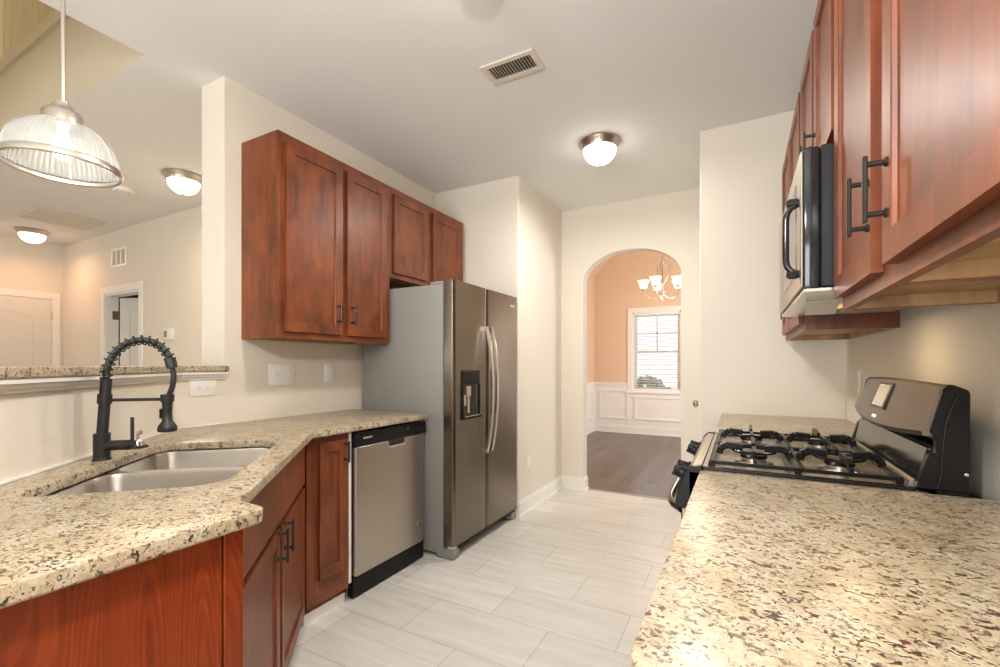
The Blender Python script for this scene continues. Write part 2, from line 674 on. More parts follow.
# arch wall
a0, a1, zs, za = -1.345, -0.463, 2.095, 2.287
cx, hw = (a0 + a1) / 2, (a1 - a0) / 2
rise = za - zs
Rr = (hw * hw + rise * rise) / (2 * rise)
pts = [(-2.6, 0), (a0, 0), (a0, zs - 0.03)]
for k in range(25):
    t = -1 + 2 * k / 24
    x = t * hw
    zz = zs - 0.03 + (rise + 0.03) * (1 - abs(t) ** 2.35) ** 0.72
    pts.append((cx + x, zz))
pts += [(a1, zs - 0.03), (a1, 0), (XR + 0.12, 0), (XR + 0.12, H + 0.1), (-2.6, H + 0.1)]
clean = [pts[0]]
for p in pts[1:]:
    if math.hypot(p[0] - clean[-1][0], p[1] - clean[-1][1]) > 1e-4:
        clean.append(p)
struct(MB().prism(clean, 'y', 4.22, 4.33).obj('wall_arch', 'wall'))
struct(MB().box(-1.345, -0.463, 4.29, 4.33, 0, 0.004).obj('trim_1', pb('threshold_strip', (0.35, 0.30, 0.26), 0.4)))

# half wall under the raised bar
back = off(HALF, 0.205)
path = HALF + [(-2.60, 1.40)] + back[::-1][1:]
struct(MB().prism([HALF[0], HALF[1], HALF[2], HALF[3], (-2.60, 1.40), back[2], back[1], back[0]], 'z', 0, 1.186).obj('wall_half', 'wall'))
tr = MB()
for d, z0, z1 in ((-0.013, 1.148, 1.161), (-0.025, 1.161, 1.174), (-0.037, 1.174, 1.187)):
    f = off(HALF, d)
    b_ = off(HALF, -0.0005)
    tr.prism(f + b_[::-1], 'z', z0, z1 - 0.001)
struct(tr.obj('trim_2', 'trim'))
cz = off(HALF, -0.006)
bz = off(HALF, -0.0005)
struct(MB().prism(cz + bz[::-1], 'z', 0.9145, 0.921).obj('trim_3', 'trim'))

# rooms beyond
struct(MB().box(-7.75, -7.65, -4.3, 2.44, 0, H).obj('wall_living_left', 'wall'))
DX0, DX1 = -6.50, -5.70                                                   # door opening in the living room wall
w = MB()
w.box(-7.75, DX0, 2.44, 2.56, 0, H)
w.box(DX1, -2.6, 2.44, 2.56, 0, H)
w.box(DX0, DX1, 2.44, 2.56, 2.035, H)
struct(w.obj('wall_living_far', 'wall'))
w = MB()
w.box(-7.75, -6.5, -4.4, -4.3, 0, H)
w.box(-3.9, -1.95, -4.4, -4.3, 0, H)
w.box(0.05, 0.65, -4.4, -4.3, 0, H)
w.box(-6.5, -3.9, -4.4, -4.3, 0, 0.85)
w.box(-6.5, -3.9, -4.4, -4.3, 2.15, H)
w.box(-1.95, 0.05, -4.4, -4.3, 2.15, H)
struct(w.obj('wall_rear', 'wall'))
# small room behind the open door
w = MB()
w.box(-7.2, -5.2, 4.2, 4.3, 0, H)
w.box(-7.3, -7.2, 2.56, 4.3, 0, H)
w.box(-5.2, -5.1, 2.56, 4.3, 0, H)
w.box(-7.3, -5.1, 2.56, 4.3, H, H + 0.1)
w.box(-7.3, -5.1, 2.56, 4.3, -0.1, 0)
struct(w.obj('wall_bedroom', 'upper'))

# dining room shell
DY = 8.15
WX0, WX1, WZ0, WZ1 = -1.695, -0.895, 0.765, 2.135
w = MB()
w.box(-2.5, WX0, DY, DY + 0.14, 0, 4.0)
w.box(WX1, 1.6, DY, DY + 0.14, 0, 4.0)
w.box(WX0, WX1, DY, DY + 0.14, 0, WZ0)
w.box(WX0, WX1, DY, DY + 0.14, WZ1, 4.0)
struct(w.obj('wall_dining_far', 'dining'))
struct(MB().box(-2.5, -2.385, 4.33, DY, 0, 3.0).obj('wall_dining_left', 'dining'))
w = MB()
w.box(1.5, 1.6, 4.33, 5.75, 0, 4.0)
w.box(1.5, 1.6, 7.05, DY, 0, 4.0)
w.box(1.5, 1.6, 5.75, 7.05, 0, 0.85)
w.box(1.5, 1.6, 5.75, 7.05, 2.15, 4.0)
struct(w.obj('wall_dining_right', 'dining'))
struct(MB().box(-2.5, 1.6, 4.33, 4.40, 2.5, 4.0).obj('wall_dining_near', 'dining'))
struct(MB().prism([(-2.5, 2.72), (-2.385, 2.83), (-1.55, 3.72), (1.6, 3.72), (1.6, 3.84), (-1.6, 3.84), (-2.5, 2.9)], 'y', 4.33, DY).obj('ceiling_dining', 'dining'))

# stairwell above the ceiling opening: wall, raking stringer, balusters, upper walls and roof
UP = 5.3
st0, st1 = (-4.60, 3.03), (-3.42, 3.36)


def rake(x):                                                              # top of the raking wall
    return 3.285


SXT = -2.60
struct(MB().prism([(OX0, H + 0.12), (OX1, H + 0.12), (OX1, UP), (SXT, UP), (SXT, rake(SXT)), (OX0, rake(OX0))], 'y', OY1, OY1 + 0.10).obj('wall_stair', 'upper'))
struct(MB().box(OX0, OX1, OY1 - 0.0015, OY1 - 0.0003, H + 0.0005, H + 0.13).obj('trim_4', 'upper'))
struct(MB().prism([(OX0, rake(OX0) - 0.045), (SXT, rake(SXT) - 0.045), (SXT, rake(SXT) + 0.03), (OX0, rake(OX0) + 0.03)], 'y', OY1 - 0.02, OY1 + 0.12).obj('trim_5', 'upper'))
w = MB()
w.box(OX0 - 0.1, OX1 + 0.1, 2.3, 2.4, H + 0.12, UP)
w.box(OX0 - 0.1, OX0, OY0, 2.3, H + 0.12, UP)
w.box(OX1, OX1 + 0.1, OY0, 2.3, H + 0.12, UP)
w.box(OX0 - 0.1, OX1 + 0.1, OY0 - 0.1, OY0, H + 0.12, UP)
struct(w.obj('wall_upper', 'upper'))
struct(MB().box(OX0 - 0.1, OX1 + 0.1, OY0 - 0.1, 2.4, UP, UP + 0.1).obj('ceiling_upper', 'ceil'))
rail = thing('stair_railing', 'pale painted stair railing with square balusters seen through the ceiling opening', 'railing', (-4.5, OY1 + 0.05, rake(-4.5) + 0.03), world=True)
MB().prism([(OX0 + 0.1, rake(OX0 + 0.1) + 0.86), (SXT - 0.02, rake(SXT) + 0.86), (SXT - 0.02, rake(SXT) + 0.92), (OX0 + 0.1, rake(OX0 + 0.1) + 0.92)], 'y', OY1 + 0.02, OY1 + 0.08).obj('handrail', 'upper', rail)
for k in range(18):
    x = -4.85 + k * 0.122
    MB().box(x - 0.017, x + 0.017, OY1 + 0.033, OY1 + 0.067, rake(x) + 0.032, rake(x) + 0.866).obj('baluster', 'upper', rail)

point('upstairs_fill', (-4.6, 1.75, 4.7), 85, (1.0, 0.90, 0.72), 0.1)  # added fill out of view, brightens the dark stairwell

# baseboards
def baseboard(name, pts, side, z1=0.13, t=0.014):
    f = off(pts, side * t)
    f2 = off(pts, side * t * 0.55)
    g = off(pts, side * 0.0005)
    mb = MB()
    mb.prism(f + g[::-1], 'z', 0.0, z1 - 0.02)
    mb.prism(f2 + g[::-1], 'z', z1 - 0.02, z1)
    q = off(pts, side * (t + 0.012))
    mb.prism(q + g[::-1], 'z', 0.0, 0.016)
    return struct(mb.obj(name, 'trim'))


baseboard('baseboard_left', [(-1.62, 3.25), (-1.57, 3.25), (-1.57, 4.22), (-1.345, 4.22), (-1.345, 4.33)], -1)
baseboard('baseboard_pantry', [(XR - 0.66, 3.19), (-0.236, 3.19), (-0.236, 3.29)][::-1], 1)
baseboard('baseboard_dining', [(-2.385, 4.4), (-2.385, DY), (1.5, DY)], -1, 0.14, 0.018)

# wainscot: pale board below a chair rail, with picture-frame mouldings
t = MB()
t.box(-2.385, -2.380, 4.4, DY - 0.006, 0.14, 0.86)
t.box(-2.38, 1.5, DY - 0.006, DY, 0.14, 0.80)
t.box(-2.38, WX0 - 0.075, DY - 0.006, DY, 0.80, 0.86)
t.box(WX1 + 0.075, 1.5, DY - 0.006, DY, 0.80, 0.86)
for d, z0, z1 in ((0.03, 0.865, 0.90), (0.018, 0.84, 0.865)):
    t.box(-2.385, -2.385 + d, 4.4, DY - 0.006, z0, z1)
    t.box(-2.38, WX0 - 0.07, DY - d, DY, z0, z1)
    t.box(WX1 + 0.07, 1.5, DY - d, DY, z0, z1)


def pframe(mb, a, b, z0, z1, plane):
    wd = 0.028
    for u0, u1, v0, v1 in ((a, b, z0, z0 + wd), (a, b, z1 - wd, z1), (a, a + wd, z0 + wd, z1 - wd), (b - wd, b, z0 + wd, z1 - wd)):
        if plane == 'far':
            mb.box(u0, u1, DY - 0.022, DY - 0.006, v0, v1)
        else:
            mb.box(-2.38, -2.364, u0, u1, v0, v1)


pframe(t, -2.29, -1.77, 0.25, 0.77, 'far')
pframe(t, -1.66, -0.80, 0.25, 0.66, 'far')
pframe(t, -0.66, 0.2, 0.25, 0.77, 'far')
for k in range(4):
    pframe(t, 7.98 - k * 0.9 - 0.78, 7.98 - k * 0.9, 0.25, 0.77, 'side')
struct(t.obj('trim_6', 'trim'))

# dining window with its casing, sashes, glass and blind
wf = MB()
for x0, x1, z0, z1 in ((WX0 - 0.085, WX0, WZ0 - 0.02, WZ1 + 0.09), (WX1, WX1 + 0.085, WZ0 - 0.02, WZ1 + 0.09), (WX0, WX1, WZ1, WZ1 + 0.09)):
    wf.box(x0, x1, DY - 0.02, DY, z0, z1, 0.004)
wf.box(WX0 - 0.11, WX1 + 0.11, DY - 0.045, DY, WZ0 - 0.05, WZ0 - 0.02, 0.004)
wf.box(WX0 - 0.085, WX1 + 0.085, DY - 0.018, DY, WZ0 - 0.12, WZ0 - 0.05, 0.003)
for x0, x1, z0, z1 in ((WX0, WX0 + 0.02, WZ0 - 0.02, WZ1), (WX1 - 0.02, WX1, WZ0 - 0.02, WZ1), (WX0, WX1, WZ1 - 0.02, WZ1), (WX0, WX1, WZ0 - 0.02, WZ0)):
    wf.box(x0, x1, DY, DY + 0.13, z0, z1)
win = struct(wf.obj('window_1', 'trim'))
zm = (WZ0 + WZ1) / 2 + 0.0
for nm, z0, z1, y in (('lower_sash', WZ0, zm + 0.02, DY + 0.055), ('upper_sash', zm - 0.02, WZ1 - 0.02, DY + 0.09)):
    s = MB()
    x0, x1 = WX0 + 0.02, WX1 - 0.02
    fw = 0.042
    s.box(x0, x0 + fw, y, y + 0.03, z0, z1)
    s.box(x1 - fw, x1, y, y + 0.03, z0, z1)
    s.box(x0 + fw, x1 - fw, y, y + 0.03, z0, z0 + fw)
    s.box(x0 + fw, x1 - fw, y, y + 0.03, z1 - fw, z1)
    if nm == 'upper_sash':
        xm = (x0 + x1) / 2
        zc = (z0 + z1) / 2
        s.box(xm - 0.011, xm + 0.011, y + 0.005, y + 0.025, z0 + fw, z1 - fw)
        s.box(x0 + fw, x1 - fw, y + 0.005, y + 0.025, zc - 0.011, zc + 0.011)
    so = s.obj(nm, 'grey' if nm == 'none' else 'trim', win)
    MB().box(x0 + fw, x1 - fw, y + 0.013, y + 0.017, z0 + fw, z1 - fw).obj('glass_pane', 'glass', so)
bl = MB()
bl.box(WX0 + 0.022, WX1 - 0.022, DY + 0.006, DY + 0.048, WZ1 - 0.055, WZ1 - 0.02)
nsl = 30
for k in range(nsl):
    z = WZ0 + 0.02 + k * (WZ1 - WZ0 - 0.09) / (nsl - 1)
    bl.obox((cx * 0 + (WX0 + WX1) / 2, DY + 0.027, z), (1, 0, 0), (0, math.cos(0.3), math.sin(0.3)), (WX1 - WX0) / 2 - 0.025, 0.019, 0.0008)
for x in (WX0 + 0.18, WX1 - 0.18):
    bl.box(x - 0.001, x + 0.001, DY + 0.0265, DY + 0.0285, WZ0 + 0.02, WZ1 - 0.05)
bl.obj('blind', 'blind', win)

# outside the dining window
struct(MB().box(-6, 5, 8.4, 30, -0.5, -0.4).obj('ground', 'lawn'))
for i, (x, y, r) in enumerate(((-3.10, 10.7, 0.54), (-1.94, 10.9, 0.56), (-0.78, 10.7, 0.54))):
    sh = bmesh.new()
    g = MB()
    rnd = random.Random(i)
    for k in range(420):
        th = rnd.uniform(0, 2 * PI)
        ph = math.acos(rnd.uniform(-0.8, 1))
        rr = r * rnd.uniform(0.72, 1.05)
        p = Vector((math.sin(ph) * math.cos(th) * rr, math.sin(ph) * math.sin(th) * rr, math.cos(ph) * rr * 1.0 + r * 1.38))
        ax = Vector((rnd.uniform(-1, 1), rnd.uniform(-1, 1), rnd.uniform(-1, 1))).normalized()
        g.obox(p + Vector((x, y, -0.4)), ax, ax.orthogonal(), 0.07, 0.035, 0.004)
    sh.free()
    root = thing('garden_shrub', ['leafy shrub outside the dining window, left one', 'leafy shrub outside the dining window, in the middle', 'leafy shrub outside the dining window, right one'][i], 'shrub', (x, y, -0.4), 0, 'shrubs outside the window', world=True)
    g.obj('foliage', 'leaf', root)
    MB().tube([(x, y, -0.4), (x, y, 0.6)], 0.03).obj('stem', 'bronze', root)


# doors
def casing(mb, axis, a0_, a1_, z1, plane, side, wd=0.075, t=0.017):
    for u0, u1, v0, v1 in ((a0_ - wd, a0_, 0, z1 + wd), (a1_, a1_ + wd, 0, z1 + wd), (a0_, a1_, z1, z1 + wd)):
        if axis == 'x':
            mb.box(u0, u1, plane, plane + side * t, v0, v1, 0.003)
        else:
            mb.box(plane, plane + side * t, u0, u1, v0, v1, 0.003)
    return mb


# door_1: closed two-panel door with an arched top panel, on the far left wall
d1 = struct(casing(MB(), 'y', 1.42, 2.33, 2.04, -7.65, 1, 0.08).obj('door_1', 'trim'))
sl = MB()
sl.box(-7.648, -7.642, 1.423, 2.327, 0.005, 2.037)
slo = sl.obj('door_slab', 'door', d1)


def arch_ring(mb, yc, hw_, z0, z1, zr, x, wd=0.02, d=0.006):
    outer = [(yc - hw_, z0), (yc + hw_, z0), (yc + hw_, z1)]
    for k in range(1, 12):
        t_ = 1 - 2 * k / 12
        outer.append((yc + hw_ * t_, z1 + zr * (1 - t_ * t_)))
    outer.append((yc - hw_, z1))
    inn = closed_off(outer, wd)
    n = len(outer)
    for i in range(n):
        j = (i + 1) % n
        mb.prism([outer[i], outer[j], inn[j], inn[i]], 'x', x, x + d)
    return mb


arch_ring(MB(), 1.875, 0.30, 1.02, 1.80, 0.085, -7.642).obj('door_panel', 'door', d1)
arch_ring(MB(), 1.875, 0.30, 0.22, 0.90, 0.0, -7.642).obj('door_panel', 'door', d1)
for z in (0.25, 1.05, 1.83):
    MB().tube([(-7.634, 2.329, z - 0.045), (-7.634, 2.329, z + 0.045)], 0.008).obj('hinge', 'nickel', d1)

# door_2: open door in the living room wall
d2m = casing(MB(), 'x', DX0, DX1, 2.035, 2.44, -1, 0.08)
d2m.box(DX0, DX0 + 0.02, 2.44, 2.56, 0, 2.035)
d2m.box(DX1 - 0.02, DX1, 2.44, 2.56, 0, 2.035)
d2m.box(DX0 + 0.02, DX1 - 0.02, 2.44, 2.56, 2.015, 2.035)
d2 = struct(d2m.obj('door_2', 'trim'))
ang = math.radians(28)
hx, hy = DX0 + 0.032, 2.565
du, dv = Vector((math.cos(ang), math.sin(ang), 0)), Vector((-math.sin(ang), math.cos(ang), 0))
mb = MB()
mb.obox(Vector((hx, hy, 1.01)) + du * 0.38 + dv * 0.02, du, dv, 0.38, 0.0175, 1.0)
slab2 = mb.obj('door_slab', 'door', d2)
mb = MB()
for z0, z1 in ((0.25, 0.95), (1.07, 1.85)):
    for q0, q1 in ((0.11, 0.65),):
        for c_, s0, s1 in ((Vector(((q0 + q1) / 2, 0, z0)), (q1 - q0) / 2, 0.012), (Vector(((q0 + q1) / 2, 0, z1)), (q1 - q0) / 2, 0.012), (Vector((q0, 0, (z0 + z1) / 2)), 0.012, (z1 - z0) / 2), (Vector((q1, 0, (z0 + z1) / 2)), 0.012, (z1 - z0) / 2)):
            mb.obox(Vector((hx, hy, c_.z)) + du * c_.x - dv * 0.0, du, dv, s0, 0.005, s1)
mb.obj('door_panel', 'door', d2)
for z in (0.25, 1.05, 1.80):
    MB().box(DX0 + 0.02, DX0 + 0.026, 2.50, 2.56, z - 0.05, z + 0.05).obj('hinge', 'nickel', d2)

# door_3: pantry door in the side of the pantry, only its knob shows
d3 = struct(MB().box(-0.200, -0.165, 3.335, 4.045, 0.01, 2.035).obj('door_3', 'door'))
MB().lathe([(0.0, 0), (0.028, 0), (0.028, 0.006), (0.012, 0.012), (0.011, 0.05), (0.024, 0.058), (0.027, 0.072), (0.02, 0.085), (0, 0.088)], (-0.212, 3.43, 0.95), 20, axis=(-1, 0, 0)).obj('door_knob', 'nickel', d3)


# ------------------------------------------------------------------ cabinets (local: x along the width, y into the wall, z up)
def shaker(mb, x0, x1, z0, z1, y0=-0.020, y1=-0.0005, fw=0.050, dep=0.0085):
    """one framed door with a recessed flat panel; front at y0"""
    bm = mb.bm
    e = 0.003
    mb.box(x0, x1, y0 + dep, y1, z0, z1)                      # panel slab
    for a, b_, c_, d_ in ((x0, x0 + fw, z0, z1), (x1 - fw, x1, z0, z1), (x0 + fw, x1 - fw, z0, z0 + fw), (x0 + fw, x1 - fw, z1 - fw, z1)):
        mb.box(a, b_, y0, y0 + dep, c_, d_)
    # sloped inner bead
    q = 0.003
    xi0, xi1, zi0, zi1 = x0 + fw, x1 - fw, z0 + fw, z1 - fw
    O = [(xi0, zi0), (xi1, zi0), (xi1, zi1), (xi0, zi1)]
    I = [(xi0 + q, zi0 + q), (xi1 - q, zi0 + q), (xi1 - q, zi1 - q), (xi0 + q, zi1 - q)]
    vo = [bm.verts.new((p[0], y0 + 0.002, p[1])) for p in O]
    vi = [bm.verts.new((p[0], y0 + dep - 0.0004, p[1])) for p in I]
    for k in range(4):
        j = (k + 1) % 4
        bm.faces.new((vo[k], vo[j], vi[j], vi[k]))
    return mb


def pull(x, z0, z1, y=-0.020, proj=0.028):
    mb = MB()
    for z in (z0 + 0.014, z1 - 0.014):
        mb.lathe([(0, 0), (0.008, 0), (0.008, 0.004), (0.0048, 0.006), (0.0048, proj)], (x, y, z), 10, axis=(0, -1, 0))
    mb.box(x - 0.006, x + 0.006, y - proj - 0.005, y - proj + 0.002, z0, z1, 0.002)
    return mb


def cabinet(name, label, loc, rotz, w, h, d, doors, group, kind='wall', fronts=(), mids=(), toe=0.0, side='cherry', stile=0.038, rail=0.04):
    root = thing(name, label, 'cabinet', loc, rotz, group)
    t_ = 0.016
    z0 = toe
    mb = MB()
    mb.box(0, t_, 0.019, d, z0, h)
    mb.box(w - t_, w, 0.019, d, z0, h)
    mb.box(t_, w - t_, d - 0.008, d, z0, h)
    if kind == 'wall':
        mb.box(t_, w - t_, 0.019, d - 0.008, h - t_, h)
    mb.obj('carcass', side, root)
    rb = MB()
    zb = z0 + (0.028 if kind == 'wall' else 0.0)
    rb.box(t_, w - t_, 0.019, d - 0.008, zb, zb + 0.014)
    if kind == 'wall':
        rb.box(t_, w - t_, d - 0.022, d - 0.009, z0, zb)
        rb.box(t_, t_ + 0.012, 0.019, d - 0.022, z0 + 0.001, zb)
        rb.box(w - t_ - 0.012, w - t_, 0.019, d - 0.022, z0 + 0.001, zb)
    bp_ = rb.obj('bottom_panel', 'birch', root)
    bp_['label'] = 'pale plywood underside'
    f = MB()
    f.box(0, stile, 0, 0.019, z0, h)
    f.box(w - stile, w, 0, 0.019, z0, h)
    f.box(stile, w - stile, 0, 0.019, z0, z0 + rail)
    f.box(stile, w - stile, 0, 0.019, h - 0.045, h)
    for a, b_ in mids:
        f.box(a, b_, 0, 0.019, z0 + 0.040, h - 0.045)
    f.obj('face_frame', 'cherry', root)
    for dd in doors:
        x0, x1, a, b_ = dd[:4]
        do = shaker(MB(), x0, x1, a, b_).obj('door', 'cherry', root, flat=True)
        if len(dd) > 4:
            hob = pull(dd[4], dd[5], dd[6]).obj('handle', 'bronze' if kind == 'wall' else 'blackmat', do)
            hob['label'] = 'dark metal bar handle'
    for x0, x1, a, b_ in fronts:
        MB().box(x0, x1, -0.020, -0.0005, a, b_, 0.003).obj('drawer_front', 'cherry', root)
    if toe:
        MB().box(0.0, w, 0.085, 0.10, 0.0, toe).obj('toe_board', 'cherry', root)
    return root


# wall cabinets on the left wall
FX = -2.085
yA = 1.490
cabinet('wall_cabinet', 'tall two-door cherry wall cabinet over the counter beside the refrigerator', (FX, yA, 1.362), PI / 2, 0.827, 1.063, 0.304,
        [(1.527 - yA, 1.898 - yA, 0.035, 1.018, 1.862 - yA, 0.10, 0.215), (1.936 - yA, 2.275 - yA, 0.035, 1.018, 1.968 - yA, 0.10, 0.215)],
        'left wall cabinets', mids=[(1.885 - yA, 1.95 - yA)])
yB = 2.318
cabinet('wall_cabinet', 'short cherry cabinet with two plain doors above the refrigerator', (FX, yB, 1.812), PI / 2, 0.905, 0.613, 0.304,
        [(2.350 - yB, 2.720 - yB, 0.035, 0.568), (2.785 - yB, 3.185 - yB, 0.035, 0.568)], 'left wall cabinets', mids=[(2.705 - yB, 2.80 - yB)])
# wall cabinets on the right wall
RX = 0.232


def rcab(y1, y0, z0, z1, doors, label, mids=()):
    ds = []
    for (a, b_, c_, d_, *hh) in doors:
        x0, x1 = y1 - b_, y1 - a
        ds.append((x0, x1, c_ - z0, d_ - z0) + ((y1 - hh[0], hh[1] - z0, hh[2] - z0) if hh else ()))
    return cabinet('wall_cabinet', label, (RX, y1, z0), -PI / 2, y1 - y0, z1 - z0, XR - RX, ds, 'right wall cabinets', mids=[(y1 - b_, y1 - a) for a, b_ in mids])


rcab(1.025, 0.40, 1.364, 2.40, [(0.43, 0.985, 1.394, 2.36, 0.953, 1.46, 1.572)], 'nearest cherry wall cabinet on the right, its single broad door towards the camera')
rcab(1.448, 1.026, 1.364, 2.40, [(1.062, 1.432, 1.394, 2.36, 1.078, 1.468, 1.58)], 'narrow cherry wall cabinet between the nearest cabinet and the microwave')
rcab(2.21, 1.449, 1.815, 2.40, [(1.475, 1.805, 1.85, 2.36, 1.775, 1.885, 1.985), (1.85, 2.185, 1.85, 2.36, 1.88, 1.885, 1.985)], 'short two-door cherry cabinet directly above the microwave', [(1.79, 1.865)])
rcab(3.13, 2.211, 1.364, 2.40, [(2.245, 2.655, 1.394, 2.36, 2.63, 1.455, 1.565), (2.69, 3.10, 1.394, 2.36, 2.72, 1.455, 1.565)], 'far cherry wall cabinet on the right, beyond the microwave by the pantry wall', [(2.645, 2.70)])

# base cabinets on the left
BX = -1.775
BH = 0.881
cabinet('base_cabinet', 'narrow single-door cherry base cabinet between sink cabinet and dishwasher', (BX, 1.415, 0), PI / 2, 0.252, BH, 0.60,
        [(0.060, 0.228, 0.195, 0.850, 0.212, 0.735, 0.84)], 'base cabinets', 'base', toe=0.08, rail=0.15, stile=0.075)
struct(MB().box(BX - 0.04, BX - 0.025, 1.42, 1.667, 0, 0.05).obj('trim_7', 'trim'))
struct(MB().box(BX - 0.5, BX + 0.003, 1.669, 1.684, 0.10, BH).obj('trim_8', 'trim'))
S_, Q_ = Vector((-0.682, 0.7314)), Vector((0.7314, 0.682))                # along / away from the diagonal half wall


def sq(s, q):
    p = S_ * s + Q_ * (q - 0.946)
    return (p.x, p.y)


Bp = (-1.032, 0.592)
ws = 1.10
cabinet('base_cabinet', 'diagonal cherry sink cabinet with a false drawer front over two doors', (Bp[0], Bp[1], 0), math.atan2(S_.y, S_.x), ws, BH, 0.54,
        [(0.05, 0.535, 0.105, 0.665, 0.505, 0.56, 0.675), (0.57, 1.05, 0.105, 0.665, 0.60, 0.56, 0.675)], 'base cabinets', 'base',
        fronts=[(0.05, 1.05, 0.685, 0.862)], mids=[(0.52, 0.585)], toe=0.09)
# peninsula end
pe = thing('peninsula_cabinet', 'peninsula end panel of cherry veneer under the near edge of the sink counter', 'cabinet', (-1.05, 0.2, 0), 0, 'base cabinets', world=True)
MB().prism([(-0.960, -0.012), (-0.960, 0.596), (-1.028, 0.596), (-1.398, 0.200), (-1.262, -0.012)], 'z', 0.0, BH).obj('carcass', 'cherry', pe)
pan = MB().box(-0.9598, -0.953, -0.012, 0.553, 0.0, BH - 0.001, 0.001).obj('end_panel', 'panel', pe)
pan['label'] = 'reddish veneer panel with a cathedral grain figure'
MB().box(-0.9598, -0.949, 0.556, 0.597, 0.0, BH - 0.001, 0.0015).obj('corner_stile', 'panel', pe)

# base cabinets on the right
BXR = -0.075
for y1, y0, lab, dd in ((1.440, 0.50, 'cherry base cabinet under the near right granite counter', True), (3.17, 2.215, 'cherry base cabinet under the far right counter beyond the range', True)):
    ww = y1 - y0
    cabinet('base_cabinet', lab, (BXR, y1, 0), -PI / 2, ww, BH, 0.60,
            [(0.04, ww / 2 - 0.012, 0.13, 0.68, ww / 2 - 0.045, 0.55, 0.66), (ww / 2 + 0.012, ww - 0.04, 0.13, 0.68, ww / 2 + 0.045, 0.55, 0.66)], 'base cabinets', 'base',
            fronts=[(0.04, ww - 0.04, 0.705, 0.85)], mids=[(ww / 2 - 0.03, ww / 2 + 0.03)], toe=0.10)

# ------------------------------------------------------------------ stone tops
CT = 0.914
ch = off(HALF, -0.001)
outer = [(-1.735, 2.285), (-2.387, 2.285), (-2.387, 1.164), (-1.2755, -0.018), (-0.908, -0.018), (-0.908, 0.624), (-1.012, 0.628), (-1.735, 1.42)]
outer = round_poly(outer, [0, 0, 0, 0, 0, 0.022, 0.02, 0.012], 5)
hole = round_poly([sq(1.305, 0.108), sq(2.045, 0.113), sq(2.045, 0.548), sq(1.310, 0.548)], [0.05, 0.08, 0.13, 0.09], 8)


def area2(p):
    return sum(p[i - 1][0] * p[i][1] - p[i][0] * p[i - 1][1] for i in range(len(p))) / 2


if area2(outer) < 0:
    outer = outer[::-1]
if area2(hole) > 0:
    hole = hole[::-1]
tag(slab(MB(), outer, [hole], BH + 0.001, CT).obj('countertop', 'granite'), 'long speckled granite countertop with the sink cut into it, left side', 'countertop', 'granite tops')
oc = round_poly([(-0.107, 0.455), (XR - 0.002, 0.455), (XR - 0.002, 1.443), (-0.107, 1.443)], [0.05, 0, 0, 0], 6)
tag(slab(MB(), oc, [], BH + 0.001, CT).obj('countertop', 'granite'), 'speckled granite countertop in the right foreground, this side of the range', 'countertop', 'granite tops')
oc = [(-0.107, 2.212), (XR - 0.002, 2.212), (XR - 0.002, 3.188), (-0.107, 3.188)]
tag(slab(MB(), oc, [], BH + 0.001, CT).obj('countertop', 'granite'), 'granite countertop beyond the range, against the pantry wall', 'countertop', 'granite tops')
bf = off(HALF[1:], -0.052)
bb = off(HALF[1:], 0.33)
bar = [(-0.88, bf[0][1]), bf[0], bf[1], (bf[2][0], 1.398), (-2.68, 1.398), bb[1], bb[0], (-0.88, bb[0][1])]
h2 = off(HALF, -0.044)
b2 = off(HALF, 0.30)
bar = [h2[0], h2[1], h2[2], (h2[3][0], 1.398), (b2[3][0], 1.398), b2[2], b2[1], b2[0]]
if area2(bar) < 0:
    bar = bar[::-1]
tag(slab(MB(), bar, [], 1.187, 1.2175).obj('bar_top', 'granite'), 'narrow speckled granite bar ledge on top of the half wall behind the faucet', 'countertop', 'granite tops')

# ------------------------------------------------------------------ sink
sk = thing('kitchen_sink', 'double-bowl stainless steel sink set under the granite', 'sink', (*sq(1.69, 0.33), 0.66), world=True)


def bowl(s0, s1, q0, q1, zt, zb):
    mb = MB()
    bm = mb.bm
    rings = []
    for ins, z, r in ((-0.0145, zt, 0.03), (0.0, zt, 0.06), (0.003, zt - 0.012, 0.06), (0.012, zb + 0.05, 0.06), (0.022, zb + 0.02, 0.06), (0.045, zb + 0.004, 0.05), (0.085, zb, 0.035)):
        pl = round_poly([sq(s0 + ins, q0 + ins), sq(s1 - ins, q0 + ins), sq(s1 - ins, q1 - ins), sq(s0 + ins, q1 - ins)], r, 7)
        rings.append([bm.verts.new((p[0], p[1], z)) for p in pl])
    n = len(rings[0])
    for A, B in zip(rings, rings[1:]):
        for i in range(n):
            bm.faces.new((A[i], A[(i + 1) % n], B[(i + 1) % n], B[i]))
    bm.faces.new(rings[-1])
    bmesh.ops.recalc_face_normals(bm, faces=bm.faces)
    return mb


for s0, s1 in ((1.315, 1.672), (1.702, 2.040)):
    b_ = bowl(s0, s1, 0.112, 0.546, BH, 0.69)
    bo = b_.obj('bowl', 'sinksteel', sk, 60)
    sc_ = sq((s0 + s1) / 2, 0.33)
    MB().lathe([(0, 0.004), (0.02, 0.003), (0.03, 0.006), (0.044, 0.005), (0.044, 0.0)], (*sc_, 0.691), 24).obj('drain', 'chrome', bo)

# ------------------------------------------------------------------ faucet
FS, FQ = 1.744, 0.070
fb = Vector((*sq(FS, FQ), CT))
q3 = Vector((Q_.x, Q_.y, 0))
z3 = Vector((0, 0, 1))


def fp(a, z):
    return fb + q3 * a + z3 * (z - CT)


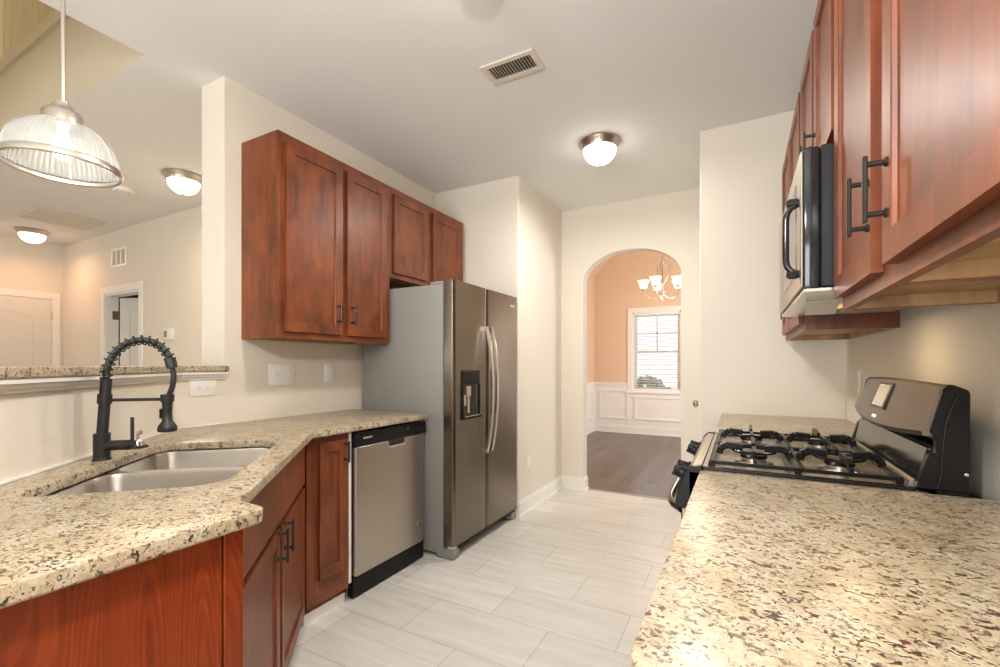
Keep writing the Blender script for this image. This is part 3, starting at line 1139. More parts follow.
fa = thing('kitchen_faucet', 'tall matte black spring-coil faucet with pull-down spray head at the sink', 'faucet', fb, world=True)
MB().lathe([(0, 0), (0.025, 0), (0.025, 0.004), (0.0225, 0.007), (0.0225, 0.085), (0.020, 0.087), (0, 0.087)], fb, 28).obj('base', 'blackmat', fa)
MB().tube([fp(0.001, 0.998), fp(0.008, 1.105), fp(0.012, 1.178)], 0.0155, 18).tube([fp(0.007, 1.097), fp(0.0085, 1.128)], 0.0195, 18).obj('column', 'blackmat', fa)
arc = []
for k in range(41):
    t_ = k / 40
    a = PI * (1.0 - 0.94 * t_)
    arc.append((0.1035 + 0.0915 * math.cos(a), 1.185 + 0.112 * math.sin(a) + 0.028 * t_ * t_))
arc = [(0.012, 1.178)] + arc
# resample
P3 = [fp(*p) for p in arc]
MB().tube(P3, 0.0100, 10).obj('spout_hose', 'blackmat', fa)
L = [0]
for i in range(1, len(P3)):
    L.append(L[-1] + (P3[i] - P3[i - 1]).length)


def at(l):
    for i in range(1, len(P3)):
        if L[i] >= l:
            f_ = (l - L[i - 1]) / max(1e-9, L[i] - L[i - 1])
            return P3[i - 1].lerp(P3[i], f_), (P3[i] - P3[i - 1]).normalized()
    return P3[-1], (P3[-1] - P3[-2]).normalized()


turns = 15
coil = []
side = q3.cross(z3)
for k in range(turns * 14 + 1):
    l = L[-1] * k / (turns * 14)
    p, t_ = at(l)
    nrm = side.cross(t_)
    a = 2 * PI * k / 14
    coil.append(p + nrm * math.cos(a) * 0.0150 + side * math.sin(a) * 0.0150)
MB().tube(coil, 0.0026, 6).obj('spring', 'blackmat', fa)
pe_, te_ = at(L[-1])
MB().tube([pe_ - te_ * 0.012, pe_ + te_ * 0.022], 0.0165, 16).obj('collar', 'blackmat', fa)
pend = pe_ + te_ * 0.02
hz = [pend, fp(0.203, 1.185), fp(0.199, 1.15), fp(0.188, 1.118)]
MB().tube(hz, 0.0085, 10).obj('lower_hose', 'blackmat', fa)
hb = fp(0.184, 1.0)
spray = MB().lathe([(0, 0), (0.026, 0.0), (0.0275, 0.004), (0.0275, 0.014), (0.024, 0.022), (0.0155, 0.034), (0.0135, 0.06), (0.0155, 0.10), (0.0165, 0.118), (0.009, 0.122), (0, 0.122)], hb, 24).obj('spray_head', 'blackmat', fa)
MB().obox(hb + z3 * 0.06 - q3 * 0.017, q3, side, 0.004, 0.006, 0.016).obj('spray_button', 'black', spray)
MB().tube([fp(0.02, 1.108), fp(0.168, 1.108)], 0.0052, 10).tube([hb + z3 * 0.100, hb + z3 * 0.124], 0.0195, 18).obj('support_arm', 'blackmat', fa)
va = MB().tube([fp(0.015, 0.960), fp(0.078, 0.960)], 0.0165, 18).tube([fp(0.078, 0.960), fp(0.090, 0.960)], 0.0145, 18)
vo_ = va.obj('valve', 'blackmat', fa)
MB().tube([fp(0.084, 0.968), fp(0.084, 1.05)], 0.0052, 10).obj('lever', 'blackmat', vo_)

# soap dispenser: black flange and a small chrome pump, behind the faucet's valve
sp = Vector((*sq(1.975, 0.066), CT))
sd = thing('soap_dispenser', 'small chrome soap pump on a black flange behind the faucet valve', 'soap dispenser', sp, world=True)
MB().lathe([(0, 0), (0.034, 0), (0.034, 0.004), (0.028, 0.008), (0, 0.008)], sp, 24).obj('flange', 'blackmat', sd)
MB().lathe([(0, 0.008), (0.019, 0.008), (0.017, 0.02), (0.012, 0.028), (0, 0.03)], sp, 20).obj('cap', 'chrome', sd)
MB().tube([sp + Vector((0, 0, 0.03)), sp + Vector((0, 0, 0.055))], 0.006, 10).tube([sp + Vector((0, 0, 0.052)), sp + q3 * 0.012 + Vector((0, 0, 0.058))], 0.008, 10).obj('pump', 'chrome', sd)

# ------------------------------------------------------------------ dishwasher
DF = -1.752
y0, y1 = 1.692, 2.284
dw = thing('dishwasher', 'stainless steel dishwasher with black control strip beside the refrigerator', 'dishwasher', (-2.05, (y0 + y1) / 2, 0), world=True)
MB().box(-2.36, DF - 0.045, y0 + 0.008, y1 - 0.008, 0.10, 0.872).obj('tub', 'black', dw)
MB().prism(round_poly([(DF - 0.043, y0 + 0.004), (DF - 0.012, y0 + 0.004), (DF, y0 + 0.014), (DF, y1 - 0.05), (DF - 0.014, y1 - 0.004), (DF - 0.043, y1 - 0.004)], [0, 0.008, 0.01, 0.03, 0.01, 0], 4), 'z', 0.125, 0.792, 0.002).obj('door', 'steel', dw)
cp = MB().prism([(DF - 0.043, 0.795), (DF - 0.002, 0.795), (DF + 0.002, 0.80), (DF - 0.004, 0.868), (DF - 0.043, 0.868)], 'y', y0 + 0.002, y1 - 0.002).obj('control_panel', 'black', dw)
ym = (y0 + y1) / 2 + 0.02
MB().prism(round_poly([(ym - 0.062, 0.762), (ym + 0.062, 0.762), (ym + 0.062, 0.80), (ym - 0.062, 0.80)], [0.02, 0.02, 0, 0], 4), 'x', DF - 0.02, DF + 0.0045).obj('pocket_handle', 'blackgloss', dw)
MB().prism(round_poly([(ym - 0.07, 0.753), (ym + 0.07, 0.753), (ym + 0.07, 0.764), (ym - 0.07, 0.764)], 0.004, 2), 'x', DF - 0.01, DF + 0.008).obj('handle_lip', 'steel_h', dw)
MB().box(DF - 0.001, DF + 0.0016, y0 + 0.055, y0 + 0.12, 0.832, 0.842).obj('badge', 'steel_h', cp)
for k in range(3):
    MB().box(DF - 0.001, DF + 0.0012, y1 - 0.19 + k * 0.045, y1 - 0.16 + k * 0.045, 0.835, 0.85).obj('button', 'blackgloss', cp)
MB().lathe([(0, 0), (0.017, 0), (0.015, 0.002), (0, 0.002)], (DF, y1 - 0.075, 0.245), 20, axis=(1, 0, 0)).obj('sticker', 'steel_h', dw)
MB().box(DF - 0.06, DF - 0.02, y0 + 0.004, y1 - 0.004, 0.015, 0.12).obj('toe_plate', 'black', dw)
for y in (y0 + 0.03, y1 - 0.03):
    MB().lathe([(0, 0), (0.016, 0), (0.016, 0.02), (0.006, 0.022), (0.006, 0.11), (0, 0.11)], (DF - 0.09, y, 0), 12).obj('foot', 'white', dw)

# ------------------------------------------------------------------ refrigerator
FF = -1.572
y0, y1 = 2.328, 3.234
ys = y0 + 0.412
fr = thing('refrigerator', 'stainless side-by-side refrigerator with ice dispenser in the left door', 'refrigerator', (-1.95, (y0 + y1) / 2, 0), world=True)
MB().box(-2.34, FF - 0.085, y0 + 0.004, y1 - 0.004, 0.025, 1.735, 0.006, 2).obj('body', 'grayside', fr)
for nm, a, b_ in (('freezer_door', y0, ys - 0.0035), ('fridge_door', ys + 0.0035, y1)):
    dm = MB().prism(round_poly([(FF - 0.075, a), (FF - 0.012, a), (FF, a + 0.02), (FF, b_ - 0.02), (FF - 0.012, b_), (FF - 0.075, b_)], [0, 0.01, 0.02, 0.02, 0.01, 0], 3), 'z', 0.085, 1.755)
    dob = dm.obj(nm, 'steel_dark', fr, 50)
    sgn = -1 if nm == 'freezer_door' else 1
    ye = ys + sgn * 0.033
    hp = []
    for k in range(21):
        t_ = k / 20
        z = 0.612 + t_ * 0.874
        bowx = 0.018 + 0.048 * (1 - (2 * t_ - 1) ** 2) ** 0.8
        hp.append((z, bowx))
    hm = MB()
    prev = None
    rings = []
    for z, bx in hp:
        x = FF + bx
        yy = ye
        rings.append([hm.bm.verts.new((x + dx, yy + dy, z)) for dx, dy in ((-0.009, -0.013), (0.006, -0.013), (0.010, 0), (0.006, 0.013), (-0.009, 0.013))])
    for A, B in zip(rings, rings[1:]):
        for k in range(5):
            hm.bm.faces.new((A[k], A[(k + 1) % 5], B[(k + 1) % 5], B[k]))
    hm.bm.faces.new(rings[0])
    hm.bm.faces.new(rings[-1][::-1])
    bmesh.ops.recalc_face_normals(hm.bm, faces=hm.bm.faces)
    for z in (0.628, 1.470):
        hm.box(FF - 0.002, FF + 0.03, ye - 0.009, ye + 0.009, z - 0.016, z + 0.016)
    ho = hm.obj('handle', 'steel_h', dob, 60)
    ho['label'] = 'bright bowed bar handle'
    if nm == 'freezer_door':
        dy0, dy1 = 2.412, 2.632
        dk = MB().box(FF - 0.003, FF + 0.004, dy0, dy1, 0.868, 1.188, 0.002)
        dko = dk.obj('dispenser', 'blackgloss', dob)
        dd = MB()
        dd.box(FF + 0.003, FF + 0.010, dy0 + 0.004, dy1 - 0.004, 1.093, 1.180, 0.002)
        dd.box(FF + 0.003, FF + 0.012, dy0 + 0.003, dy0 + 0.012, 0.870, 1.093)
        dd.box(FF + 0.003, FF + 0.012, dy1 - 0.012, dy1 - 0.003, 0.870, 1.093)
        dd.box(FF + 0.003, FF + 0.022, dy0 + 0.003, dy1 - 0.003, 0.870, 0.886)
        dd.obj('dispenser_frame', 'black', dob)
        pm = MB()
        pm.box(FF + 0.004, FF + 0.012, dy0 + 0.05, dy0 + 0.10, 1.018, 1.083, 0.002)
        pm.box(FF + 0.004, FF + 0.010, dy0 + 0.062, dy0 + 0.088, 0.908, 1.018, 0.002)
        pm.box(FF + 0.004, FF + 0.010, dy0 + 0.02, dy0 + 0.045, 0.958, 1.028, 0.002)
        pm.obj('paddle', 'nickel', dob)
        MB().box(FF + 0.010, FF + 0.0215, dy0 + 0.015, dy1 - 0.015, 0.886, 0.891).obj('drip_tray', 'steel_h', dob)
    else:
        MB().box(FF - 0.001, FF + 0.002, y1 - 0.13, y1 - 0.055, 1.672, 1.686).obj('badge', 'steel_h', dob)
MB().box(FF - 0.10, FF - 0.06, y0 + 0.08, y1 - 0.08, 0.03, 0.083).obj('base_grille', 'black', fr)
for y in (y0 + 0.04, y1 - 0.045):
    MB().box(FF - 0.14, FF - 0.005, y - 0.036, y + 0.036, 0.0, 0.062, 0.008).obj('foot', 'grey', fr)
    MB().box(FF - 0.19, FF - 0.10, y - 0.03, y + 0.03, 1.7355, 1.754, 0.004).obj('hinge_cover', 'grayside', fr)
MB().box(FF - 0.055, FF - 0.01, y0 + 0.01, y0 + 0.05, 0.0635, 0.083, 0.003).obj('hinge', 'chrome', fr)

# ------------------------------------------------------------------ range
y0, y1 = 1.4465, 2.2085
rg = thing('gas_range', 'black and stainless gas range with four burners and a raised back control panel', 'range', (0.16, (y0 + y1) / 2, 0), world=True)
MB().box(-0.135, 0.4735, y0, y1, 0.08, 0.905).obj('body', 'black', rg)
MB().box(-0.09, 0.45, y0 + 0.01, y1 - 0.01, 0.0, 0.08).obj('plinth', 'black', rg)
ck = MB()
ck.box(-0.098, 0.40, y0 + 0.002, y1 - 0.002, 0.9055, 0.914)
ck.box(-0.102, -0.085, y0 + 0.022, y1 - 0.022, 0.914, 0.9225, 0.003)
cko = ck.obj('cooktop', 'steel', rg)
for c_, d_ in ((y0 + 0.001, y0 + 0.020), (y1 - 0.020, y1 - 0.001)):
    MB().box(-0.100, 0.377, c_, d_, 0.9142, 0.9235, 0.003).obj('side_rim', 'blackgloss', rg)
MB().prism([(-0.104, 0.922), (-0.128, 0.920), (-0.142, 0.905), (-0.166, 0.835), (-0.136, 0.835), (-0.136, 0.906), (-0.104, 0.906)], 'y', y0 + 0.004, y1 - 0.004).obj('front_panel', 'steel', rg)
MB().prism([(-0.100, 0.926), (-0.130, 0.924), (-0.146, 0.906), (-0.172, 0.832), (-0.176, 0.80), (-0.1365, 0.80), (-0.100, 0.9056)], 'y', y0 - 0.0, y0 + 0.022, 0.003).obj('end_cap', 'black', rg)
MB().prism([(-0.100, 0.926), (-0.130, 0.924), (-0.146, 0.906), (-0.172, 0.832), (-0.176, 0.80), (-0.1365, 0.80), (-0.100, 0.9056)], 'y', y1 - 0.022, y1, 0.003).obj('end_cap', 'black', rg)
nd = Vector((-0.948, 0, 0.317))
for y in (1.555, 1.645, 1.985, 2.085):
    kb = Vector((-0.155, y, 0.872))
    MB().lathe([(0, 0), (0.024, 0), (0.024, 0.006), (0.019, 0.010), (0.0175, 0.030), (0.015, 0.034), (0, 0.034)], kb, 20, axis=nd).obox(kb + nd * 0.034, nd, (0, 1, 0), 0.006, 0.005, 0.017).obj('knob', 'black', rg)
od = MB().box(-0.160, -0.1355, y0 + 0.012, y1 - 0.012, 0.235, 0.795, 0.004).obj('oven_door', 'steel_dark', rg)
MB().box(-0.162, -0.1595, y0 + 0.10, y1 - 0.10, 0.36, 0.66).obj('oven_window', 'blackgloss', od)
hp = []
for k in range(17):
    t_ = k / 16
    hp.append((-0.162 - 0.05 * (1 - (2 * t_ - 1) ** 6), y0 + 0.06 + t_ * (y1 - y0 - 0.12), 0.772))
MB().tube(hp, 0.012, 12).obj('oven_handle', 'blackgloss', od)
MB().box(-0.158, -0.1355, y0 + 0.012, y1 - 0.012, 0.09, 0.225, 0.004).obj('drawer', 'steel_dark', rg)
# burners
bpos = [(0.035, y0 + 0.19), (0.255, y0 + 0.19), (0.035, y1 - 0.19), (0.255, y1 - 0.19)]
for x, y in bpos:
    bo = MB().lathe([(0, 0), (0.055, 0), (0.052, 0.006), (0.034, 0.009), (0.034, 0.016), (0, 0.016)], (x, y, 0.9145), 24).obj('burner', 'nickel', rg)
    MB().lathe([(0, 0.016), (0.038, 0.016), (0.039, 0.020), (0.034, 0.026), (0, 0.027)], (x, y, 0.9145), 24).obj('burner_cap', 'iron', bo)


def grate(ya, yb):
    mb = MB()
    xa, xb = -0.076, 0.352
    zt, zb = 0.962, 0.9235
    r = 0.0065

    def bar(p, q, w_=0.006, hh=0.008):
        p = Vector(p)
        q = Vector(q)
        d_ = q - p
        mb.obox((p + q) / 2, d_, Vector((0, 0, 1)).cross(d_), d_.length / 2, w_, hh)
    xm = (xa + xb) / 2
    ymid = (ya + yb) / 2
    # outer frame of low rails with corner legs
    zf = 0.935
    for p, q in (((xa, ya, zf), (xb, ya, zf)), ((xa, yb, zf), (xb, yb, zf)), ((xa, ya, zf), (xa, yb, zf)), ((xb, ya, zf), (xb, yb, zf)), ((xm - 0.012, ya, zf), (xm - 0.012, yb, zf)), ((xm + 0.012, ya, zf), (xm + 0.012, yb, zf))):
        bar(p, q, 0.004, 0.005)
    for x in (xa, xm, xb):
        for y in (ya, yb):
            mb.box(x - 0.008, x + 0.008, y - 0.007, y + 0.007, 0.9145 + 0.0085, zf + 0.006, 0.002)
    # arched fingers rising from the frame towards each burner
    for bx in (0.035, 0.255):
        for sx, sy in ((1, 0), (-1, 0), (0, 1), (0, -1)):
            ext = (0.098 if sx else (yb - ya) / 2)
            pts_ = []
            for d_, z in ((ext, zf), (ext - 0.006, zf + 0.018), (ext - 0.022, zt), (0.030, zt - 0.004)):
                pts_.append((bx + sx * d_, ymid + sy * d_, z))
            w0 = 0.014 if sx else 0.005
            for p, q in zip(pts_, pts_[1:]):
                bar(p, q, w0, 0.010)
        mb.tube([(bx + 0.06 * math.cos(a), ymid + 0.0 + 0.06 * math.sin(a), zt - 0.012) for a in [PI * 2 * k / 20 for k in range(21)]], 0.0045, 6, cap=False)
    return mb


grate(y0 + 0.028, y0 + 0.372).obj('grate', 'iron', rg)
grate(y1 - 0.372, y1 - 0.028).obj('grate', 'iron', rg)
# back panel: riser with glossy steel face, overhanging bowed head, side caps
bgm = MB()
bgm.prism([(0.415, 0.906), (0.471, 0.906), (0.471, 1.148), (0.460, 1.161), (0.44, 1.161), (0.44, 1.03), (0.42, 1.02)], 'y', y0 + 0.004, y1 - 0.004)
bgo = bgm.obj('backguard', 'black', rg)
lp = MB()
lp.prism([(0.382, 0.9225), (0.414, 0.9225), (0.418, 1.018), (0.404, 1.018)], 'y', y0 + 0.03, y1 - 0.03)
lpo = lp.obj('lower_panel', pb('reflection_toned_steel', (0.10, 0.09, 0.075), 0.14, 0.9), rg)  # dark reflection put into the panel's steel colour
MB().prism([(0.366, 0.9145), (0.3815, 0.9145), (0.3815, 0.938), (0.372, 0.934)], 'y', y0 + 0.03, y1 - 0.03).obj('lower_lip', 'steel', rg)
hd = MB()
nb = 14
rows = []
for k in range(nb + 1):
    t_ = -1 + 2 * k / nb
    y = (y0 + y1) / 2 + t_ * ((y1 - y0) / 2 - 0.012)
    bw = 0.020 * (1 - t_ * t_)
    dz = 0.018 * (1 - t_ * t_)
    rows.append([hd.bm.verts.new(p) for p in ((0.393 - bw, y, 1.050 - dz), (0.389 - bw, y, 1.062 - dz), (0.431 - bw, y, 1.168 + dz * 0.5), (0.441 - bw, y, 1.174 + dz * 0.5), (0.462, y, 1.168), (0.462, y, 1.050))])
for A, B in zip(rows, rows[1:]):
    for k in range(6):
        hd.bm.faces.new((A[k], A[(k + 1) % 6], B[(k + 1) % 6], B[k]))
hd.bm.faces.new(rows[0])
hd.bm.faces.new(rows[-1][::-1])
bmesh.ops.recalc_face_normals(hd.bm, faces=hd.bm.faces)
hdo = hd.obj('control_head', 'steel_head', rg)


def onhead(y, v):
    """point on the front face of the head, v from bottom to top"""
    t_ = (y - (y0 + y1) / 2) / ((y1 - y0) / 2 - 0.012)
    bw = 0.020 * (1 - t_ * t_)
    dz = 0.018 * (1 - t_ * t_)
    return Vector((0.389 - bw + 0.042 * v, y, (1.062 - dz) * (1 - v) + (1.168 + dz * 0.5) * v))


yc = (y0 + y1) / 2
fn = Vector((-0.94, 0, 0.34))
pc = onhead(yc, 0.62)
MB().obox(pc + fn * 0.001, (0, 1, 0), (0.33, 0, 0.944), 0.075, 0.042, 0.002).obj('display_bezel', 'black', hdo)
MB().obox(pc + fn * 0.003, (0, 1, 0), (0.33, 0, 0.944), 0.058, 0.035, 0.0015).obj('display', 'display', hdo)
MB().obox(onhead(yc, 0.13) + fn * 0.001, (0, 1, 0), (0.33, 0, 0.944), 0.02, 0.005, 0.0012).obj('badge', 'white', hdo)
for ya, yb in ((y0, y0 + 0.026), (y1 - 0.026, y1)):
    MB().prism(round_poly([(0.377, 0.9215), (0.4735, 0.9215), (0.4735, 1.162), (0.44, 1.178), (0.427, 1.166), (0.402, 1.062), (0.414, 1.046), (0.414, 1.010), (0.400, 1.006)], [0.0, 0, 0.01, 0.01, 0.01, 0.008, 0.006, 0.006, 0.012], 3), 'y', ya, yb, 0.003).obj('side_cap', 'black', rg)
ridge = [(0.452, y0 - 0.0005, 1.15), (0.440, y0 - 0.0005, 1.12), (0.430, y0 - 0.0005, 1.08), (0.425, y0 - 0.0005, 1.02), (0.423, y0 - 0.0005, 0.96), (0.415, y0 - 0.0005, 0.926)]
MB().tube(ridge, 0.003, 8).obj('side_ridge', 'black', rg)
MB().lathe([(0, 0), (0.0045, 0), (0.004, 0.002), (0, 0.003)], (0.466, y0, 0.965), 10, axis=(0, -1, 0)).obj('screw', 'chrome', rg)

# ------------------------------------------------------------------ microwave
y0, y1 = 1.4525, 2.2065
mx = 0.148
mw = thing('microwave', 'over-the-range microwave with black sides, steel front and black bow handle', 'microwave', (0.34, (y0 + y1) / 2, 1.405), world=True)
MB().box(0.186, XR - 0.002, y0, y1, 1.430, 1.808, 0.004).obj('body', pb('microwave_shell', (0.016, 0.017, 0.019), 0.35, 0, 0.3), mw)
MB().box(mx, 0.185, y0, y1, 1.428, 1.806, 0.005, 2).obj('front_frame', 'blackgloss', mw)
dd = MB()
dd.box(mx - 0.006, mx - 0.0002, y0 + 0.004, y1 - 0.20, 1.432, 1.80, 0.002)
dmo = dd.obj('door', 'steel', mw)
MB().box(mx - 0.0075, mx - 0.0062, y0 + 0.11, y1 - 0.25, 1.485, 1.745).obj('door_window', 'blackgloss', dmo)
MB().box(mx - 0.006, mx - 0.0002, y1 - 0.194, y1 - 0.004, 1.432, 1.80, 0.002).obj('keypad_panel', 'steel', mw)
hp = []
for k in range(19):
    t_ = k / 18
    hp.append((mx - 0.004 - 0.033 * (1 - (2 * t_ - 1) ** 8), y0 + 0.045, 1.475 + 0.198 * t_))
hm = MB().tube(hp, 0.0085, 12)
hm.box(mx - 0.036, mx - 0.004, y0 + 0.034, y0 + 0.056, 1.463, 1.487, 0.006)
hm.box(mx - 0.036, mx - 0.004, y0 + 0.034, y0 + 0.056, 1.662, 1.686, 0.006)
hm.obj('handle', 'blackgloss', dmo)
un = MB()
un.box(mx + 0.002, XR - 0.01, y0 + 0.004, y1 - 0.004, 1.420, 1.4275)
uno = un.obj('underside_panel', 'steel_h', mw)
for yy in (y0 + 0.19, y1 - 0.19):
    MB().box(0.32, 0.49, yy - 0.10, yy + 0.10, 1.416, 1.420, 0.001).obj('grease_filter', 'nickel', mw)
MB().obox((0.225, y0 + 0.28, 1.404), (1, 0, 0), (0, 1, -0.35), 0.04, 0.045, 0.004).obj('lamp_cover', 'grille', mw)
MB().box(0.255, 0.30, yc + 0.02, yc + 0.08, 1.416, 1.4198).obj('lamp_lens', 'underlight', mw)
lh = area('light', (0, 0, 0), (0, 0, 0), 0.10, 0.10, 1.7, (1.0, 0.72, 0.42))
lh.parent = mw
lh.location = (-0.07, 0.05, -0.012)

# ------------------------------------------------------------------ ceiling fixtures
def flush(label, x, y, mat, power, col, group='flush ceiling lights', r=0.130, drop=0.155):
    root = thing('ceiling_light', label, 'ceiling light', (x, y, H), 0, group, world=True)
    MB().lathe([(0, 0), (r * 1.08, 0), (r * 1.10, -0.008), (r * 1.06, -0.018), (r * 0.98, -0.030), (r * 0.93, -0.048), (r * 0.88, -0.052), (r * 0.86, -0.046), (0, -0.044)], (x, y, H - 0.0005), 48).obj('rim', 'nickel', root)
    prof = []
    for k in range(13):
        a = PI / 2 * k / 12
        prof.append((r * 0.86 * math.cos(a) ** 0.85 if k < 12 else 0, -0.048 - (drop - 0.058) * math.sin(a)))
    MB().lathe(prof, (x, y, H), 40).obj('glass_shade', mat, root)
    MB().lathe([(0, -0.001), (0.010, 0.0), (0.012, -0.006), (0.006, -0.012), (0, -0.014)], (x, y, H - drop + 0.012), 14).obj('finial', 'nickel', root)
    l = area('light', (0, 0, -drop - 0.01), (0, 0, 0), 0.2, 0.2, power, col)
    l.data.shape = 'DISK'
    l.parent = root
    return root


KX = -0.85
flush('lit domed ceiling light in front of the arched doorway', KX, 3.03, 'lamp', 22, (1.0, 0.95, 0.88), r=0.127)
flush('domed ceiling light nearest the camera, nearer than the small ceiling register', KX, 1.36, 'lamp', 22, (1.0, 0.95, 0.88), r=0.127)
flush('warm domed ceiling light beyond the pendant, next to the wall end', -3.95, 1.99, 'lampwarm', 14, (1.0, 0.72, 0.46))
flush('warm domed ceiling light farthest away, above the white door', -7.05, 1.985, 'lampwarm', 7.5, (1.0, 0.50, 0.27))

# pendant
pd = 1.50
u = (63 - 500) / 450
th = math.radians(28.17)
px = -math.sin(th) * pd + math.cos(th) * u * pd
py = math.cos(th) * pd + math.sin(th) * u * pd
pz = 1.224 + (364.5 - 166) / 450 * pd
pn = thing('pendant_lamp', 'ribbed glass dome pendant lamp hanging over the bar ledge', 'pendant lamp', (px, py, pz), world=True)
R0 = 0.150
DHt = 0.138
prof = []
for k in range(19):
    a = math.radians(2 + 66 * k / 18)
    prof.append((R0 * math.cos(a) ** 0.92, DHt * math.sin(a) / math.sin(math.radians(68))))
MB().lathe(prof, (px, py, pz), 180, mod=lambda k, n: 1.0 + 0.013 * math.cos(k * PI * 2 / 3)).obj('glass_dome', 'ribbed', pn, 80)
ri = MB().lathe([(R0 * 0.985, 0.004), (R0 * 1.012, 0.010), (R0 * 1.03, 0.004), (R0 * 1.03, -0.010), (R0 * 1.0, -0.014), (R0 * 0.965, -0.011), (R0 * 0.965, 0.0), (R0 * 0.985, 0.004)], (px, py, pz), 64).obj('rim', 'nickel', pn)
MB().lathe([(0, DHt + 0.075), (0.017, DHt + 0.075), (0.018, DHt + 0.066), (0.026, DHt + 0.062), (0.029, DHt + 0.052), (0.046, DHt + 0.040), (0.053, DHt + 0.030), (0.053, DHt - 0.006), (0.060, DHt - 0.010), (0.056, DHt - 0.014), (0, DHt - 0.012)], (px, py, pz), 40).obj('socket_cap', 'nickel', pn)
MB().tube([(px, py, pz + DHt + 0.07), (px, py, H - 0.02)], 0.0062, 12).obj('rod', 'nickel', pn)
MB().lathe([(0, 0), (0.06, 0), (0.06, -0.008), (0.03, -0.022), (0, -0.024)], (px, py, H - 0.0005), 28).obj('canopy', 'nickel', pn)
MB().lathe([(0, -0.005), (0.014, 0.0), (0.026, 0.014), (0.029, 0.03), (0.024, 0.05), (0.014, 0.07), (0.013, 0.10), (0, 0.10)], (px, py, pz + 0.022), 20).obj('bulb', 'bulb', pn)
for a in (0.6, 2.7, 4.8):
    pc_ = []
    for k in range(8):
        i_ = int(18 * k / 7)
        pc_.append((px + prof[i_][0] * 1.012 * math.cos(a), py + prof[i_][0] * 1.012 * math.sin(a), pz + prof[i_][1]))
    MB().tube(pc_, 0.0028, 6).obj('strap', 'nickel', pn)
lp_ = point('light', (0, 0, 0.0), 1.1, (1.0, 0.95, 0.88), 0.03)
lp_.parent = pn
lp_.location = (0, 0, 0.0)

# vents and small ceiling things
def vent_ceiling(name, label, x0, x1, y0, y1, nsl, along, border, mat='grille', curve=False):
    root = thing(name, label, 'vent', ((x0 + x1) / 2, (y0 + y1) / 2, H), 0, 'air vents', world=True)
    mb = MB()
    zt = H - 0.001
    for a, b_, c_, d_ in ((x0, x1, y0, y0 + border), (x0, x1, y1 - border, y1), (x0, x0 + border, y0 + border, y1 - border), (x1 - border, x1, y0 + border, y1 - border)):
        mb.box(a, b_, c_, d_, zt - 0.010, zt, 0.003)
    mb.obj('frame', mat, root)
    MB().box(x0 + border, x1 - border, y0 + border, y1 - border, zt - 0.0015, zt).obj('backing', 'darkhole', root)
    for k in range(nsl):
        if along == 'y':
            x = x0 + border + (k + 0.5) * (x1 - x0 - 2 * border) / nsl
            MB().obox((x, (y0 + y1) / 2, zt - 0.008), (0, 1, 0), (math.cos(1.9), 0, math.sin(1.9)), (y1 - y0) / 2 - border, 0.007, 0.0007).obj('slat', mat, root)
        elif along == 'wide':
            wd = (x1 - x0 - 2 * border) / nsl
            x = x0 + border + (k + 0.5) * wd
            MB().obox((x, (y0 + y1) / 2, zt - 0.009), (0, 1, 0), (math.cos(0.3), 0, math.sin(0.3)), (y1 - y0) / 2 - border, wd * 0.41, 0.0007).obj('slat', mat, root)
        else:
            y = y0 + border + (k + 0.5) * (y1 - y0 - 2 * border) / nsl
            MB().obox(((x0 + x1) / 2, y, zt - 0.007), (1, 0, 0), (0, math.cos(0.5), math.sin(0.5)), (x1 - x0) / 2 - border, 0.012, 0.0007).obj('slat', mat, root)
    return root


vent_ceiling('ceiling_vent', 'small white register in the kitchen ceiling', -1.175, -0.878, 1.968, 2.127, 15, 'y', 0.030)
vent_ceiling('return_grille', 'large return-air grille in the hall ceiling', -6.50, -5.95, 1.70, 2.25, 13, 'wide', 0.03)
sm = thing('smoke_detector', 'round white smoke detector on the hall ceiling', 'smoke detector', (-4.70, 1.89, H), world=True)
MB().lathe([(0, 0), (0.075, 0), (0.075, -0.02), (0.066, -0.032), (0.03, -0.036), (0, -0.036)], (-4.70, 1.89, H - 0.0005), 32).obj('housing', 'white', sm)
MB().lathe([(0.045, -0.034), (0.052, -0.038), (0.058, -0.034)], (-4.70, 1.89, H - 0.0005), 32).obj('vent_ring', 'grille', sm)

# wall vent in the living room
wv = thing('wall_vent', 'white wall register above the open door', 'vent', (-6.16, 2.44, 2.43), 0, 'air vents', world=True)
mb = MB()
for a, b_, c_, d_ in ((-6.335, -5.985, 2.325, 2.35), (-6.335, -5.985, 2.508, 2.533), (-6.335, -6.31, 2.35, 2.508), (-6.01, -5.985, 2.35, 2.508), (-6.225, -6.21, 2.35, 2.508), (-6.115, -6.10, 2.35, 2.508)):
    mb.box(a, b_, 2.430, 2.4395, c_, d_, 0.002)
mb.obj('frame', 'white', wv)
MB().box(-6.31, -6.01, 2.437, 2.4395, 2.35, 2.508).obj('backing', 'darkhole', wv)
for k in range(10):
    MB().obox((-6.16, 2.4345, 2.36 + k * 0.0155), (1, 0, 0), (0, 0.6, -0.8), 0.15, 0.007, 0.0006).obj('slat', 'grille', wv)

# thermostat
ts = thing('thermostat', 'small white thermostat with grey screen on the living room wall', 'thermostat', (-5.10, 2.44, 1.47), world=True)
MB().box(-5.185, -5.005, 2.418, 2.4395, 1.475, 1.585, 0.006, 2).obj('case', 'white', ts)
MB().box(-5.170, -5.110, 2.4165, 2.4185, 1.50, 1.565).obj('screen', 'grey', ts)


